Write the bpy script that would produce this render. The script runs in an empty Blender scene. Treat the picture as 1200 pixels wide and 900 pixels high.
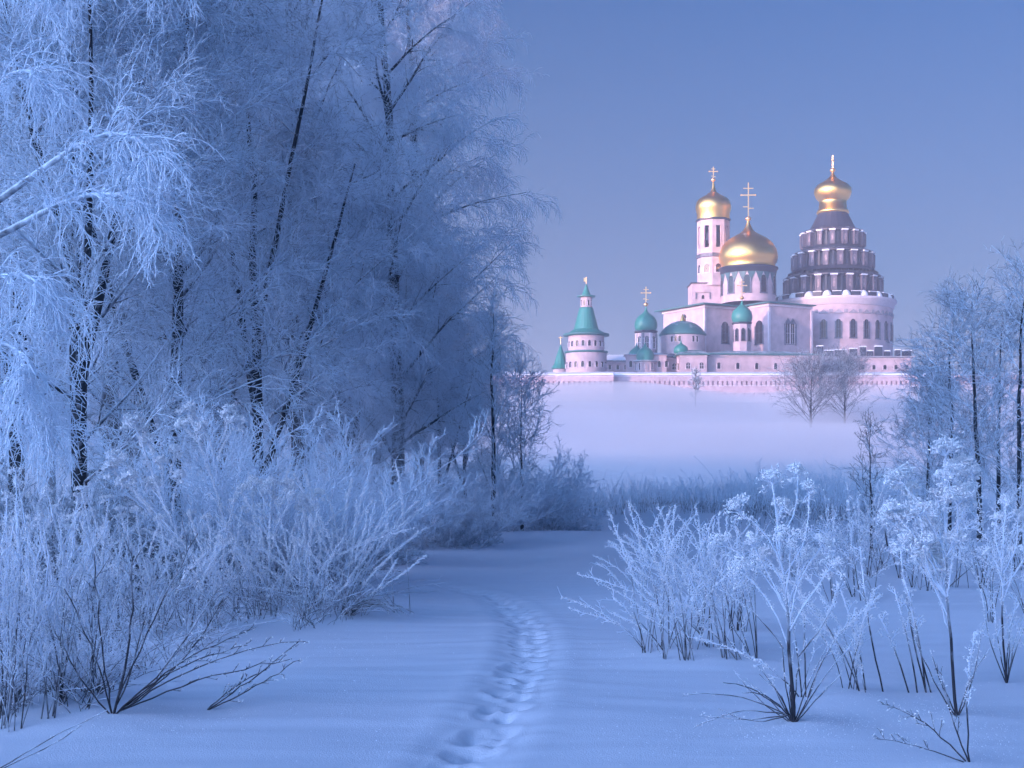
import bpy, math, random
import numpy as np
from mathutils import Vector

S = bpy.context.scene
COL = S.collection
PI = math.pi
F = 1667.0            # focal length in photograph pixels (50 mm on 36 mm)
CX, HY = 600.0, 560.0  # principal column, horizon row
CAMZ = 1.6

# ------------------------------------------------------------------ helpers
def tag(o, label=None, cat=None, group=None, kind=None):
    if label: o['label'] = label
    if cat: o['category'] = cat
    if group: o['group'] = group
    if kind: o['kind'] = kind
    return o

def empty(name, loc=(0, 0, 0), rz=0.0, parent=None):
    o = bpy.data.objects.new(name, None)
    COL.objects.link(o); o.location = loc; o.rotation_euler = (0, 0, rz)
    o.empty_display_size = 0.2
    if parent: o.parent = parent
    return o

def link(name, me, mat, parent=None, loc=None):
    me.materials.clear(); me.materials.append(mat)
    o = bpy.data.objects.new(name, me); COL.objects.link(o)
    if parent: o.parent = parent
    if loc is not None: o.location = loc
    return o

def at(px, py, Y):
    """world point at depth Y seen where the photograph shows pixel px, py"""
    return Vector(((px - CX) / F * Y, Y, CAMZ + (HY - py) / F * Y))

def copy_tree(o, parent=None):
    c = o.copy(); COL.objects.link(c)
    if parent: c.parent = parent
    for ch in [k for k in bpy.data.objects if k.parent == o]:
        copy_tree(ch, c)
    return c

# ------------------------------------------------------------------ value noise + ground height
def vnoise(x, y, seed=0):
    x = np.asarray(x, float); y = np.asarray(y, float)
    xi = np.floor(x).astype(np.int64); yi = np.floor(y).astype(np.int64)
    xf = x - xi; yf = y - yi
    def h(a, b):
        n = (a * 374761393 + b * 668265263 + seed * 974634777) & 0x7fffffff
        n = ((n ^ (n >> 13)) * 1274126177) & 0x7fffffff
        return ((n ^ (n >> 16)) & 0xffff) / 65535.0
    u = xf * xf * (3 - 2 * xf); v = yf * yf * (3 - 2 * yf)
    a = h(xi, yi) * (1 - u) + h(xi + 1, yi) * u
    b = h(xi, yi + 1) * (1 - u) + h(xi + 1, yi + 1) * u
    return (a * (1 - v) + b * v) * 2 - 1

def sstep(a, b, x):
    t = np.clip((np.asarray(x, float) - a) / (b - a), 0, 1)
    return t * t * (3 - 2 * t)

# the track of footprints: pixel rows of the photograph -> points on the snow
_pp = [(490, 930), (528, 890), (560, 862), (583, 835), (603, 805), (616, 778), (621, 755), (616, 730), (596, 707), (566, 690), (530, 680), (505, 673)]
PATH = np.array([((px - CX) / F * (CAMZ * F / (py - HY)), CAMZ * F / (py - HY)) for px, py in _pp])
_seg = np.linalg.norm(np.diff(PATH, axis=0), axis=1); _cum = np.concatenate([[0], np.cumsum(_seg)])
def path_at(s):
    return np.stack([np.interp(s, _cum, PATH[:, 0]), np.interp(s, _cum, PATH[:, 1])], -1)
_rs = np.random.RandomState(5)
STEPS = []
s_ = 0.0; side = 1
while s_ < _cum[-1]:
    p = path_at(s_); q = path_at(s_ + 0.05); d = (q - p) / (np.linalg.norm(q - p) + 1e-9)
    nrm = np.array([-d[1], d[0]])
    for extra in range(2):
        c = p + nrm * side * (0.05 + 0.05 * _rs.rand()) + d * _rs.uniform(-.1, .1)
        STEPS.append((c[0], c[1], d[0], d[1], _rs.uniform(.015, .035), _rs.uniform(.7, 1.25)))
        side = -side
    s_ += 0.30 + 0.16 * _rs.rand()

# low mounds of snow round the feet of the foreground weeds
MOUNDS = [((px - CX) / F * (CAMZ * F / (py - HY)), CAMZ * F / (py - HY), a, r) for px, py, a, r in (
    (930, 846, .05, .30), (1122, 838, .05, .35), (1180, 800, .05, .35), (812, 764, .06, .6), (862, 740, .04, .4), (1005, 812, .05, .35), (1060, 812, -.04, .3), (1086, 815, .04, .3),
    (132, 836, .05, .4), (85, 822, .06, .4), (25, 830, .07, .5), (250, 832, -.02, .2), (400, 722, .07, .7), (330, 722, .06, .6), (292, 726, -.05, .4), (205, 742, .06, .6), (1132, 893, .03, .2), (980, 860, .03, .5), (760, 850, .03, .9), (330, 800, .05, 1.0))]
def base_z(x, y):
    z = 0.13 * vnoise(x / 4.0 + 3, y / 6.0, 1) + 0.035 * vnoise(x / 1.7, y / 2.6, 2)
    z = z + 0.28 * sstep(-3.5, -9, x) * sstep(6, 14, y) + 0.10 * sstep(3.0, 8, x)
    for mx_, my_, ma_, mr_ in MOUNDS: z = z + ma_ * np.exp(-((x - mx_) ** 2 + ((y - my_) * .7) ** 2) / mr_ ** 2)
    z = z * sstep(400, 60, y) - 0.10 * sstep(19, 24, y) * sstep(60, 34, y)
    # the valley floor, the monastery hill and its plateau
    z = z + 20.8 * sstep(175, 372, y + 10 * vnoise(x / 60., y / 80., 7)) + 0.7 * vnoise(x / 30., y / 30., 4) * sstep(110, 200, y) * sstep(372, 340, y)
    # unseen ridge added far behind and left of the camera to shade the near valley
    D = -.777 * x - .629 * y
    z = z + sstep(70, 275, D) * (57 + 2.5 * vnoise((x * .629 - y * .777) / 40., D / 90., 14))
    return z

def ground_z(x, y):
    x = np.asarray(x, float); y = np.asarray(y, float)
    z = base_z(x, y)
    near = (np.abs(x) < 3.0) & (y > 4) & (y < 26)
    if near.any():
        xn = x[near]; yn = y[near]; zn = np.zeros_like(xn)
        # trough of the track
        dmin = np.full_like(xn, 9.0)
        for s in np.arange(0, _cum[-1], 0.12):
            p = path_at(s); dmin = np.minimum(dmin, np.hypot(xn - p[0], (yn - p[1])))
        zn -= 0.045 * np.exp(-(dmin / 0.22) ** 2)
        zn += 0.010 * np.exp(-((dmin - 0.36) / 0.12) ** 2)
        zn += 0.014 * vnoise(xn * 4, yn * 8, 9) * np.exp(-(dmin / 0.4) ** 2)
        for (cx, cy, dx, dy, dep, sc) in STEPS:
            m = (np.abs(xn - cx) < .5) & (np.abs(yn - cy) < .5)
            if not m.any(): continue
            ux = (xn[m] - cx) * dx + (yn[m] - cy) * dy; uy = -(xn[m] - cx) * dy + (yn[m] - cy) * dx
            r = np.sqrt((ux / (0.13 * sc)) ** 2 + (uy / (0.08 * sc)) ** 2)
            zn[m] += -dep * np.exp(-r ** 3) + 0.010 * np.exp(-((r - 1.45) / .35) ** 2)
        fade = sstep(26, 21, yn)
        z[near] += zn * fade
    # wind-made ripples and drift edges
    z = z + 0.010 * vnoise(x * 0.9 + 0.4 * y, y * 4.2, 12) * sstep(60, 12, y)
    return z

def gz(x, y):
    return float(ground_z(np.array([x]), np.array([y]))[0])

def on_ground(px, py):
    """where the line of sight through a pixel meets the snow"""
    Y = CAMZ * F / max(py - HY, 4)
    for _ in range(6):
        X = (px - CX) / F * Y
        Y = (CAMZ - gz(X, Y)) * F / max(py - HY, 4)
    X = (px - CX) / F * Y
    return X, Y, gz(X, Y)

# ------------------------------------------------------------------ materials
def new_mat(name):
    m = bpy.data.materials.new(name); m.use_nodes = True
    nt = m.node_tree; b = nt.nodes['Principled BSDF']
    return m, nt, b

def plain(name, col, rough=0.7, metal=0.0, var=0.12, scale=1.5, bump=0.0):
    m, nt, b = new_mat(name)
    tc = nt.nodes.new('ShaderNodeTexCoord'); n = nt.nodes.new('ShaderNodeTexNoise')
    n.inputs['Scale'].default_value = scale; n.inputs['Detail'].default_value = 5
    nt.links.new(tc.outputs['Object'], n.inputs['Vector'])
    r = nt.nodes.new('ShaderNodeValToRGB')
    c0 = [max(0, c * (1 - var * 2)) for c in col]; c1 = [min(1, c * (1 + var)) for c in col]
    r.color_ramp.elements[0].position = .3; r.color_ramp.elements[1].position = .7
    r.color_ramp.elements[0].color = (*c0, 1); r.color_ramp.elements[1].color = (*c1, 1)
    nt.links.new(n.outputs['Fac'], r.inputs['Fac']); nt.links.new(r.outputs['Color'], b.inputs['Base Color'])
    b.inputs['Roughness'].default_value = rough; b.inputs['Metallic'].default_value = metal
    if bump:
        bp = nt.nodes.new('ShaderNodeBump'); bp.inputs['Strength'].default_value = bump
        nt.links.new(n.outputs['Fac'], bp.inputs['Height']); nt.links.new(bp.outputs['Normal'], b.inputs['Normal'])
    return m

def snowy(name, col, rough=0.7, lo=0.35, hi=0.75, scale=0.35, metal=0.0, amount=1.0):
    """a roof or ledge material with blown snow lying in patches on faces turned upwards"""
    m, nt, b = new_mat(name)
    N = nt.nodes.new; L = nt.links.new
    tc = N('ShaderNodeTexCoord'); n = N('ShaderNodeTexNoise'); n.inputs['Scale'].default_value = scale; n.inputs['Detail'].default_value = 6
    L(tc.outputs['Object'], n.inputs['Vector'])
    g = N('ShaderNodeNewGeometry'); s = N('ShaderNodeSeparateXYZ'); L(g.outputs['Normal'], s.inputs[0])
    a = N('ShaderNodeMath'); a.operation = 'MULTIPLY_ADD'; L(n.outputs['Fac'], a.inputs[0]); a.inputs[1].default_value = 1.4; a.inputs[2].default_value = -0.7
    c = N('ShaderNodeMath'); c.operation = 'ADD'; L(a.outputs[0], c.inputs[0]); L(s.outputs['Z'], c.inputs[1])
    r = N('ShaderNodeMapRange'); r.inputs['From Min'].default_value = lo; r.inputs['From Max'].default_value = hi; r.inputs['To Max'].default_value = amount
    L(c.outputs[0], r.inputs['Value'])
    mx = N('ShaderNodeMix'); mx.data_type = 'RGBA'; mx.inputs['A'].default_value = (*col, 1); mx.inputs['B'].default_value = (.80, .84, .92, 1)
    L(r.outputs[0], mx.inputs['Factor']); L(mx.outputs['Result'], b.inputs['Base Color'])
    b.inputs['Roughness'].default_value = rough
    if metal:
        im = N('ShaderNodeMath'); im.operation = 'MULTIPLY_ADD'; L(r.outputs[0], im.inputs[0]); im.inputs[1].default_value = -metal; im.inputs[2].default_value = metal
        L(im.outputs[0], b.inputs['Metallic'])
        rr = N('ShaderNodeMapRange'); rr.inputs['To Min'].default_value = rough; rr.inputs['To Max'].default_value = .8
        L(r.outputs[0], rr.inputs['Value']); L(rr.outputs[0], b.inputs['Roughness'])
    return m

def frost_mat(name, bark, frost=(.80, .85, .94), top=0.55):
    """wood with hoarfrost: the amount comes from the 'frost' attribute plus rime on upward faces"""
    m, nt, b = new_mat(name)
    N = nt.nodes.new; L = nt.links.new
    at_ = N('ShaderNodeAttribute'); at_.attribute_name = 'frost'
    tc = N('ShaderNodeTexCoord'); n = N('ShaderNodeTexNoise'); n.inputs['Scale'].default_value = 9; n.inputs['Detail'].default_value = 3
    L(tc.outputs['Object'], n.inputs['Vector'])
    g = N('ShaderNodeNewGeometry'); s = N('ShaderNodeSeparateXYZ'); L(g.outputs['Normal'], s.inputs[0])
    t = N('ShaderNodeMath'); t.operation = 'MULTIPLY'; L(s.outputs['Z'], t.inputs[0]); t.inputs[1].default_value = top
    t2 = N('ShaderNodeMath'); t2.operation = 'MAXIMUM'; L(t.outputs[0], t2.inputs[0]); t2.inputs[1].default_value = 0
    a = N('ShaderNodeMath'); a.operation = 'ADD'; L(at_.outputs['Fac'], a.inputs[0]); L(t2.outputs[0], a.inputs[1])
    nn = N('ShaderNodeMath'); nn.operation = 'MULTIPLY_ADD'; L(n.outputs['Fac'], nn.inputs[0]); nn.inputs[1].default_value = 1.0; nn.inputs[2].default_value = -0.5
    a2 = N('ShaderNodeMath'); a2.operation = 'ADD'; a2.use_clamp = True; L(a.outputs[0], a2.inputs[0]); L(nn.outputs[0], a2.inputs[1])
    r = N('ShaderNodeMapRange'); r.inputs['From Min'].default_value = .15; r.inputs['From Max'].default_value = .75; L(a2.outputs[0], r.inputs['Value'])
    mx = N('ShaderNodeMix'); mx.data_type = 'RGBA'; mx.inputs['A'].default_value = (*bark, 1); mx.inputs['B'].default_value = (*frost, 1)
    L(r.outputs[0], mx.inputs['Factor']); L(mx.outputs['Result'], b.inputs['Base Color'])
    b.inputs['Roughness'].default_value = .85
    return m

M = {}
M['bark'] = frost_mat('frosted_bark', (.018, .022, .032), top=.35)
M['twig'] = frost_mat('frosted_twig', (.024, .030, .048), frost=(.78, .86, .95))
M['weed'] = frost_mat('frosted_stem', (.030, .028, .038))
M['rime'] = plain('rime', (.95, .94, .95), .8, var=.05, scale=30)
M['plaster'] = plain('pale_plaster', (.58, .44, .48), .8, var=.11, scale=.45)
M['trim'] = plain('white_trim', (.70, .60, .66), .7, var=.05)
M['ceramic'] = plain('dark_glazed_ornament', (.13, .14, .19), .5, var=.3, scale=2)
M['teal'] = plain('dark_green_glazed_tile', (.05, .13, .15), .5, var=.2)
M['darkwall'] = plain('dark_glazed_tier', (.028, .034, .055), .5, var=.2)
M['niche'] = plain('carved_niche_panel', (.36, .27, .31), .6, var=.3, scale=1.5)
M['stone'] = plain('grey_carved_surround', (.34, .31, .36), .7, var=.2)
M['pier'] = plain('grey_pink_tiled_pier', (.13, .115, .155), .6, var=.15)
M['glass'] = plain('dark_window', (.012, .014, .024), .25, var=.1)
M['green'] = snowy('green_tin_roof', (.035, .23, .195), .45, 1.05, 1.45, .8, amount=.9)
M['greenflat'] = snowy('snowed_green_roof', (.05, .17, .17), .5, .80, 1.20, .35, amount=.85)
M['slate'] = snowy('dark_tin_roof', (.020, .026, .048), .5, .95, 1.35, .9, amount=.75)
M['snowroof'] = snowy('snow_lying_on_ledge', (.30, .30, .34), .7, .2, .6, .6)
M['gold'] = snowy('gilded_dome', (1.0, .57, .17), .36, 1.02, 1.25, .9, metal=1.0)
M['goldcross'] = plain('gilded_cross', (1.0, .58, .28), .35, metal=.9, var=.03)

# snow
def snow_material():
    m, nt, b = new_mat('snow'); N = nt.nodes.new; L = nt.links.new
    tc = N('ShaderNodeTexCoord')
    n = N('ShaderNodeTexNoise'); n.inputs['Scale'].default_value = .35; n.inputs['Detail'].default_value = 5; L(tc.outputs['Object'], n.inputs['Vector'])
    r = N('ShaderNodeValToRGB'); r.color_ramp.elements[0].color = (.74, .77, .86, 1); r.color_ramp.elements[1].color = (.81, .83, .89, 1)
    L(n.outputs['Fac'], r.inputs['Fac']); L(r.outputs['Color'], b.inputs['Base Color'])
    b.inputs['Roughness'].default_value = .7
    mp = N('ShaderNodeMapping'); mp.inputs['Scale'].default_value = (2.0, 4.2, 2.0); mp.inputs['Rotation'].default_value = (0, 0, .2); L(tc.outputs['Object'], mp.inputs['Vector'])
    n2 = N('ShaderNodeTexNoise'); n2.inputs['Scale'].default_value = .5; n2.inputs['Detail'].default_value = 7; n2.inputs['Distortion'].default_value = .6; L(mp.outputs[0], n2.inputs['Vector'])
    n3 = N('ShaderNodeTexNoise'); n3.inputs['Scale'].default_value = 90; n3.inputs['Detail'].default_value = 3; L(tc.outputs['Object'], n3.inputs['Vector'])
    b1 = N('ShaderNodeBump'); b1.inputs['Strength'].default_value = .20; b1.inputs['Distance'].default_value = .06; L(n2.outputs['Fac'], b1.inputs['Height'])
    b2 = N('ShaderNodeBump'); b2.inputs['Strength'].default_value = .5; b2.inputs['Distance'].default_value = .008; L(n3.outputs['Fac'], b2.inputs['Height']); L(b1.outputs[0], b2.inputs['Normal'])
    L(b2.outputs[0], b.inputs['Normal'])
    return m
M['snow'] = snow_material()

# ------------------------------------------------------------------ mesh from numpy
def np_mesh(name, V, Q, attr=None, smooth=False):
    """V (n,3), Q (m,k) faces of one size"""
    me = bpy.data.meshes.new(name); k = Q.shape[1]
    me.vertices.add(len(V)); me.vertices.foreach_set('co', np.ascontiguousarray(V, np.float32).ravel())
    me.loops.add(Q.size); me.loops.foreach_set('vertex_index', np.ascontiguousarray(Q, np.int32).ravel())
    me.polygons.add(len(Q)); me.polygons.foreach_set('loop_start', np.arange(0, Q.size, k, dtype=np.int32))
    if smooth: me.polygons.foreach_set('use_smooth', np.ones(len(Q), bool))
    if attr is not None:
        a = me.attributes.new('frost', 'FLOAT', 'POINT'); a.data.foreach_set('value', np.ascontiguousarray(attr, np.float32))
    me.update(calc_edges=True)
    return me

def nrmz(v):
    return v / (np.linalg.norm(v, axis=-1, keepdims=True) + 1e-12)

def tubes_arrays(P, R, ns):
    """P (N,K,3) polylines, R (N,K) radii -> verts, quads"""
    N_, K, _ = P.shape
    T = np.gradient(P, axis=1); T = nrmz(T)
    mean = nrmz(P[:, -1] - P[:, 0])
    ref = np.where(np.abs(mean[:, 2:3]) > .9, np.array([[1., 0, 0]]), np.array([[0, 0, 1.]]))
    ref = nrmz(np.cross(mean, ref))[:, None, :]
    U = nrmz(np.cross(T, np.broadcast_to(ref, T.shape))); W = np.cross(T, U)
    a = np.arange(ns) * 2 * PI / ns
    ring = U[:, :, None, :] * np.cos(a)[None, None, :, None] + W[:, :, None, :] * np.sin(a)[None, None, :, None]
    V = P[:, :, None, :] + ring * R[:, :, None, None]
    base = (np.arange(N_) * K * ns)[:, None, None]; k = (np.arange(K - 1) * ns)[None, :, None]; j = np.arange(ns)[None, None, :]; j2 = (j + 1) % ns
    Q = np.stack([base + k + j, base + k + j2, base + k + ns + j2, base + k + ns + j], -1).reshape(-1, 4)
    return V.reshape(-1, 3), Q

class Tubes:
    def __init__(s): s.V = []; s.Q = []; s.A = []; s.n = 0
    def add(s, P, R, ns=3, frost=None):
        P = np.asarray(P, float); R = np.asarray(R, float)
        if P.ndim == 2: P = P[None]; R = R[None]
        V, Q = tubes_arrays(P, R, ns)
        if frost is None: frost = np.clip(1.15 - R / .03, 0, 1)
        frost = np.broadcast_to(np.asarray(frost, float), R.shape)
        s.V.append(V); s.Q.append(Q + s.n); s.A.append(np.repeat(frost.ravel(), ns)); s.n += len(V)
    def mesh(s, name, smooth=False):
        return np_mesh(name, np.concatenate(s.V), np.concatenate(s.Q), np.concatenate(s.A), smooth)

def grow(rs, P, R, n, t0, t1, L, ang, K, droop, wob, ratio=.5, rcap=.02, rend=.3, ltaper=.4, up=0.0, rmin=0.0):
    """children of the polylines P: n each, vectorised"""
    N_, K0, _ = P.shape
    idx = np.repeat(np.arange(N_), n); m = len(idx)
    t = t0 + (t1 - t0) * ((np.tile(np.arange(n), N_) + rs.rand(m)) / n)
    f = t * (K0 - 1); i = np.minimum(f.astype(int), K0 - 2); fr = (f - i)[:, None]
    p = P[idx, i] * (1 - fr) + P[idx, i + 1] * fr
    tan = nrmz(P[idx, i + 1] - P[idx, i])
    r0 = R[idx, i] * (1 - fr[:, 0]) + R[idx, i + 1] * fr[:, 0]
    rnd = nrmz(rs.randn(m, 3)); perp = nrmz(np.cross(tan, rnd))
    a = np.radians(ang) * rs.uniform(.7, 1.3, m)[:, None]
    d = nrmz(np.cos(a) * tan + np.sin(a) * perp + np.array([0, 0, up]))
    Ls = L * (1 - ltaper * t) * rs.uniform(.55, 1.25, m)
    out = np.empty((m, K, 3)); out[:, 0] = p; stp = (Ls / (K - 1))[:, None]
    for k in range(1, K):
        p = p + d * stp; out[:, k] = p
        d = nrmz(d + np.array([0, 0, -droop]) / (K - 1) + wob * rs.randn(m, 3) / math.sqrt(K))
    rr = np.minimum(r0 * ratio, rcap); rr = np.maximum(rr, rmin)[:, None] * np.linspace(1, rend, K)[None]
    return out, rr

# icosahedral grains of rime
_g = (1 + 5 ** .5) / 2
ICO = nrmz(np.array([(-1, _g, 0), (1, _g, 0), (-1, -_g, 0), (1, -_g, 0), (0, -1, _g), (0, 1, _g), (0, -1, -_g), (0, 1, -_g), (_g, 0, -1), (_g, 0, 1), (-_g, 0, -1), (-_g, 0, 1)], float))
ICOF = np.array([(0, 11, 5), (0, 5, 1), (0, 1, 7), (0, 7, 10), (0, 10, 11), (1, 5, 9), (5, 11, 4), (11, 10, 2), (10, 7, 6), (7, 1, 8), (3, 9, 4), (3, 4, 2), (3, 2, 6), (3, 6, 8), (3, 8, 9), (4, 9, 5), (2, 4, 11), (6, 2, 10), (8, 6, 7), (9, 8, 1)])
def grains(name, C, Rr, rs):
    C = np.asarray(C, float); m = len(C)
    ax = nrmz(rs.randn(m, 1, 3)); dp = (ICO[None] * ax).sum(-1, keepdims=True)
    V = (ICO[None] + ax * dp * 1.5) * (1 + .4 * rs.uniform(-1, 1, (m, 12, 1))) * .62 * np.asarray(Rr)[:, None, None] + C[:, None, :]
    Q = (ICOF[None] + (np.arange(m) * 12)[:, None, None]).reshape(-1, 3)
    return np_mesh(name, V.reshape(-1, 3), Q, np.ones(m * 12))

# ------------------------------------------------------------------ trees
def tree_meshes(seed, H=18., r0=.22, limbs=26, lt0=.22, limbL=5.5, lang=48, nb=9, nt=9, nf=5, pend=1.0, bare_top=False, twigR=.007, lean=(0, 0), limbdroop=.25, up=.25, branchL=1.7, twigL=.95, fineL=.40, forked=0, fr=(.70, 1.2), ltp=.62):
    rs = np.random.RandomState(seed)
    K = 16; tt = np.linspace(0, 1, K)
    P = np.zeros((1, K, 3)); P[0, :, 2] = tt * H
    P[0, :, 0] = lean[0] * tt ** 1.3 + .0065 * H * np.cumsum(rs.randn(K)) * tt * .9
    P[0, :, 1] = lean[1] * tt ** 1.3 + .0065 * H * np.cumsum(rs.randn(K)) * tt * .9
    P[0, 0, 2] = -.3
    R = (r0 * (1 - tt) ** .8 + .05 * r0)[None]
    tr = Tubes(); tr.add(P, R, 9, frost=np.full((1, K), .05))
    br = Tubes(); tw = Tubes()
    PL, RL = P, R
    if forked:
        Pf, Rf = grow(rs, P, R, forked, .08, .4, H * .75, 22, 12, -.25, .06, .75, r0 * .7, .2, .2, .2)
        tr.add(Pf, Rf, 7, frost=np.full(Rf.shape, .05))
    p1, r1 = grow(rs, P, R, limbs, lt0, .99, limbL, lang, 10, limbdroop, .16, .42, r0 * .27, .28, ltp, up)
    if forked:
        q1, q2 = grow(rs, Pf, Rf, max(6, limbs // 2), .25, .99, limbL * .8, lang, 10, limbdroop, .16, .55, r0 * .3, .28, .5, up)
        p1 = np.concatenate([p1, q1]); r1 = np.concatenate([r1, q2])
    r1 = np.maximum(r1, min(.012, twigR * 1.6)); br.add(p1, r1, 5, frost=np.clip(.80 - r1 / .06, .05, .65))
    p2, r2 = grow(rs, p1, r1, nb, .15, 1, branchL, 42, 8, .35 * pend, .22, .6, .02, .35, .35, .10 * (1 - pend))
    r2 = np.maximum(r2, twigR * 1.05); br.add(p2, r2, 4, frost=np.clip(1.1 - r2 / .02, .1, fr[1]))
    p3, r3 = grow(rs, p2, r2, nt, .1, 1, twigL, 45, 7, 1.15 * pend, .25, .8, twigR * 1.2, .6, .25, .12 * (1 - pend), twigR)
    tw.add(p3, r3, 3, frost=fr[0] + (fr[1] - fr[0]) * rs.rand(len(p3), 1) + 0 * r3)
    p4, r4 = grow(rs, p3, r3, nf, .15, 1, fineL, 42, 4, 1.0 * pend, .28, .9, twigR * .95, .6, .2, .05 * (1 - pend), twigR * .8)
    tw.add(p4, r4, 3, frost=fr[0] + (fr[1] - fr[0]) * rs.rand(len(p4), 1) + 0 * r4)
    return tr.mesh('trunk', True), br.mesh('branches'), tw.mesh('twigs')

def make_tree(name, meshes, label, cat='tree', group=None):
    t = empty(name); tag(t, label, cat, group)
    link('trunk', meshes[0], M['bark'], t); link('branches', meshes[1], M['twig'], t); link('twigs', meshes[2], M['twig'], t)
    return t

def place(t, X, Y, rz=0, sc=1.0, dz=0.0, label=None, group=None, name=None):
    t.location = (X, Y, gz(X, Y) + dz); t.rotation_euler = (0, 0, rz); t.scale = (sc, sc, sc)
    if label: t['label'] = label
    if group: t['group'] = group
    return t

G_TREES = 'frosted trees of the wood on the left'
birchA = make_tree('birch_tree', tree_meshes(11, 25, .22, 46, .08, 6.6, 56, 12, 11, 6, 1.1, twigR=.0085), 'x', group=G_TREES)
birchB = make_tree('birch_tree', tree_meshes(23, 24, .20, 46, .07, 6.0, 60, 12, 11, 6, 1.3, lean=(.8, 0), twigR=.0085), 'x', group=G_TREES)
alder = make_tree('alder_tree', tree_meshes(37, 12, .13, 30, .10, 3.6, 58, 9, 8, 5, .35, fr=(.35, .90), forked=3, branchL=1.3, twigL=.7, fineL=.33, limbdroop=.05), 'x', group=G_TREES)
def px_place(first, proto, used, px, Y, rz, sc, label, dz=0.0, group=None):
    t = proto if proto not in used else copy_tree(proto)
    used.add(proto)
    return place(t, (px - CX) / F * Y, Y, rz, sc, dz, label, group)
used = set()
LT = [
    (birchA, 466, 47, .4, 1.0, 'tall weeping birch whose crown edges the open sky, rightmost of the big trees'),
    (birchB, 492, 58, 2.2, 1.1, 'misty weeping birch standing behind the rightmost tall birch'),
    (birchB, 350, 39, 4.0, .95, 'tall pendulous birch rising behind the bright fan shaped bush on the left'),
    (birchB, 418, 53, 3.6, 1.0, 'tall birch between the pendulous one and the rightmost big birch, mostly hidden by them'),
    (birchA, 250, 46, 1.5, 1.0, 'tall frosted birch deep in the wood behind the two dark leaning trunks'),
    (birchA, 130, 36, 3.3, .92, 'tall frosted birch behind the bright arching bough at upper left'),
    (birchB, 20, 40, 5.2, 1.0, 'tall frosted birch at the far left edge behind the curtain of hanging twigs'),
    (birchB, 395, 76, 1.1, 1.15, 'faint blue birch farthest back in the wood between the taller crowns'),
    (birchA, 190, 66, 5.0, 1.1, 'faint tall birch at the back of the wood on the left'),
    (birchB, 60, 62, 2.9, 1.1, 'faint birch in the back row near the left edge of the picture'),
    (birchA, 320, 60, 4.4, 1.0, 'birch in the back row behind the pendulous one'),
    (alder, 205, 24, .5, .95, 'dark stemmed alder with leaning trunks left of the bright fan shaped bush'),
    (alder, 95, 21, 2.6, .95, 'dark stemmed alder in the deep shade under the bright arching bough'),
    (alder, 300, 29, 4.2, .95, 'forked alder with thin dark trunks just behind the fan shaped bush'),
    (alder, 412, 43, 1.9, .85, 'low rounded alder at the foot of the rightmost tall birch'),
    (alder, 470, 50, 5.6, .75, 'blue alder right of the low rounded one, under the hanging birch twigs'),
    (alder, 515, 56, 3.4, .68, 'small blue bushy alder between the birch foot and the bare young tree'),
    (alder, 360, 52, .9, 1.0, 'alder in the second row filling the gap under the pendulous birch'),
    (alder, 440, 64, 2.9, 1.0, 'misty alder in the back row under the rightmost birch crown'),
    (alder, 545, 66, 1.2, .70, 'most distant misty alder, just left of the bare young tree'),
    (alder, 150, 40, 3.9, 1.0, 'alder in the second row behind the dark leaning trunks'),
    (alder, 255, 37, 5.1, .9, 'alder in the second row between the two dark trunks'),
    (alder, 15, 27, 5.5, 1.0, 'alder at the far left edge behind the dense weeds'),
]
for proto, px, Y, rz, sc, lab in LT:
    px_place(None, proto, used, px, Y, rz, sc, lab)

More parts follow.
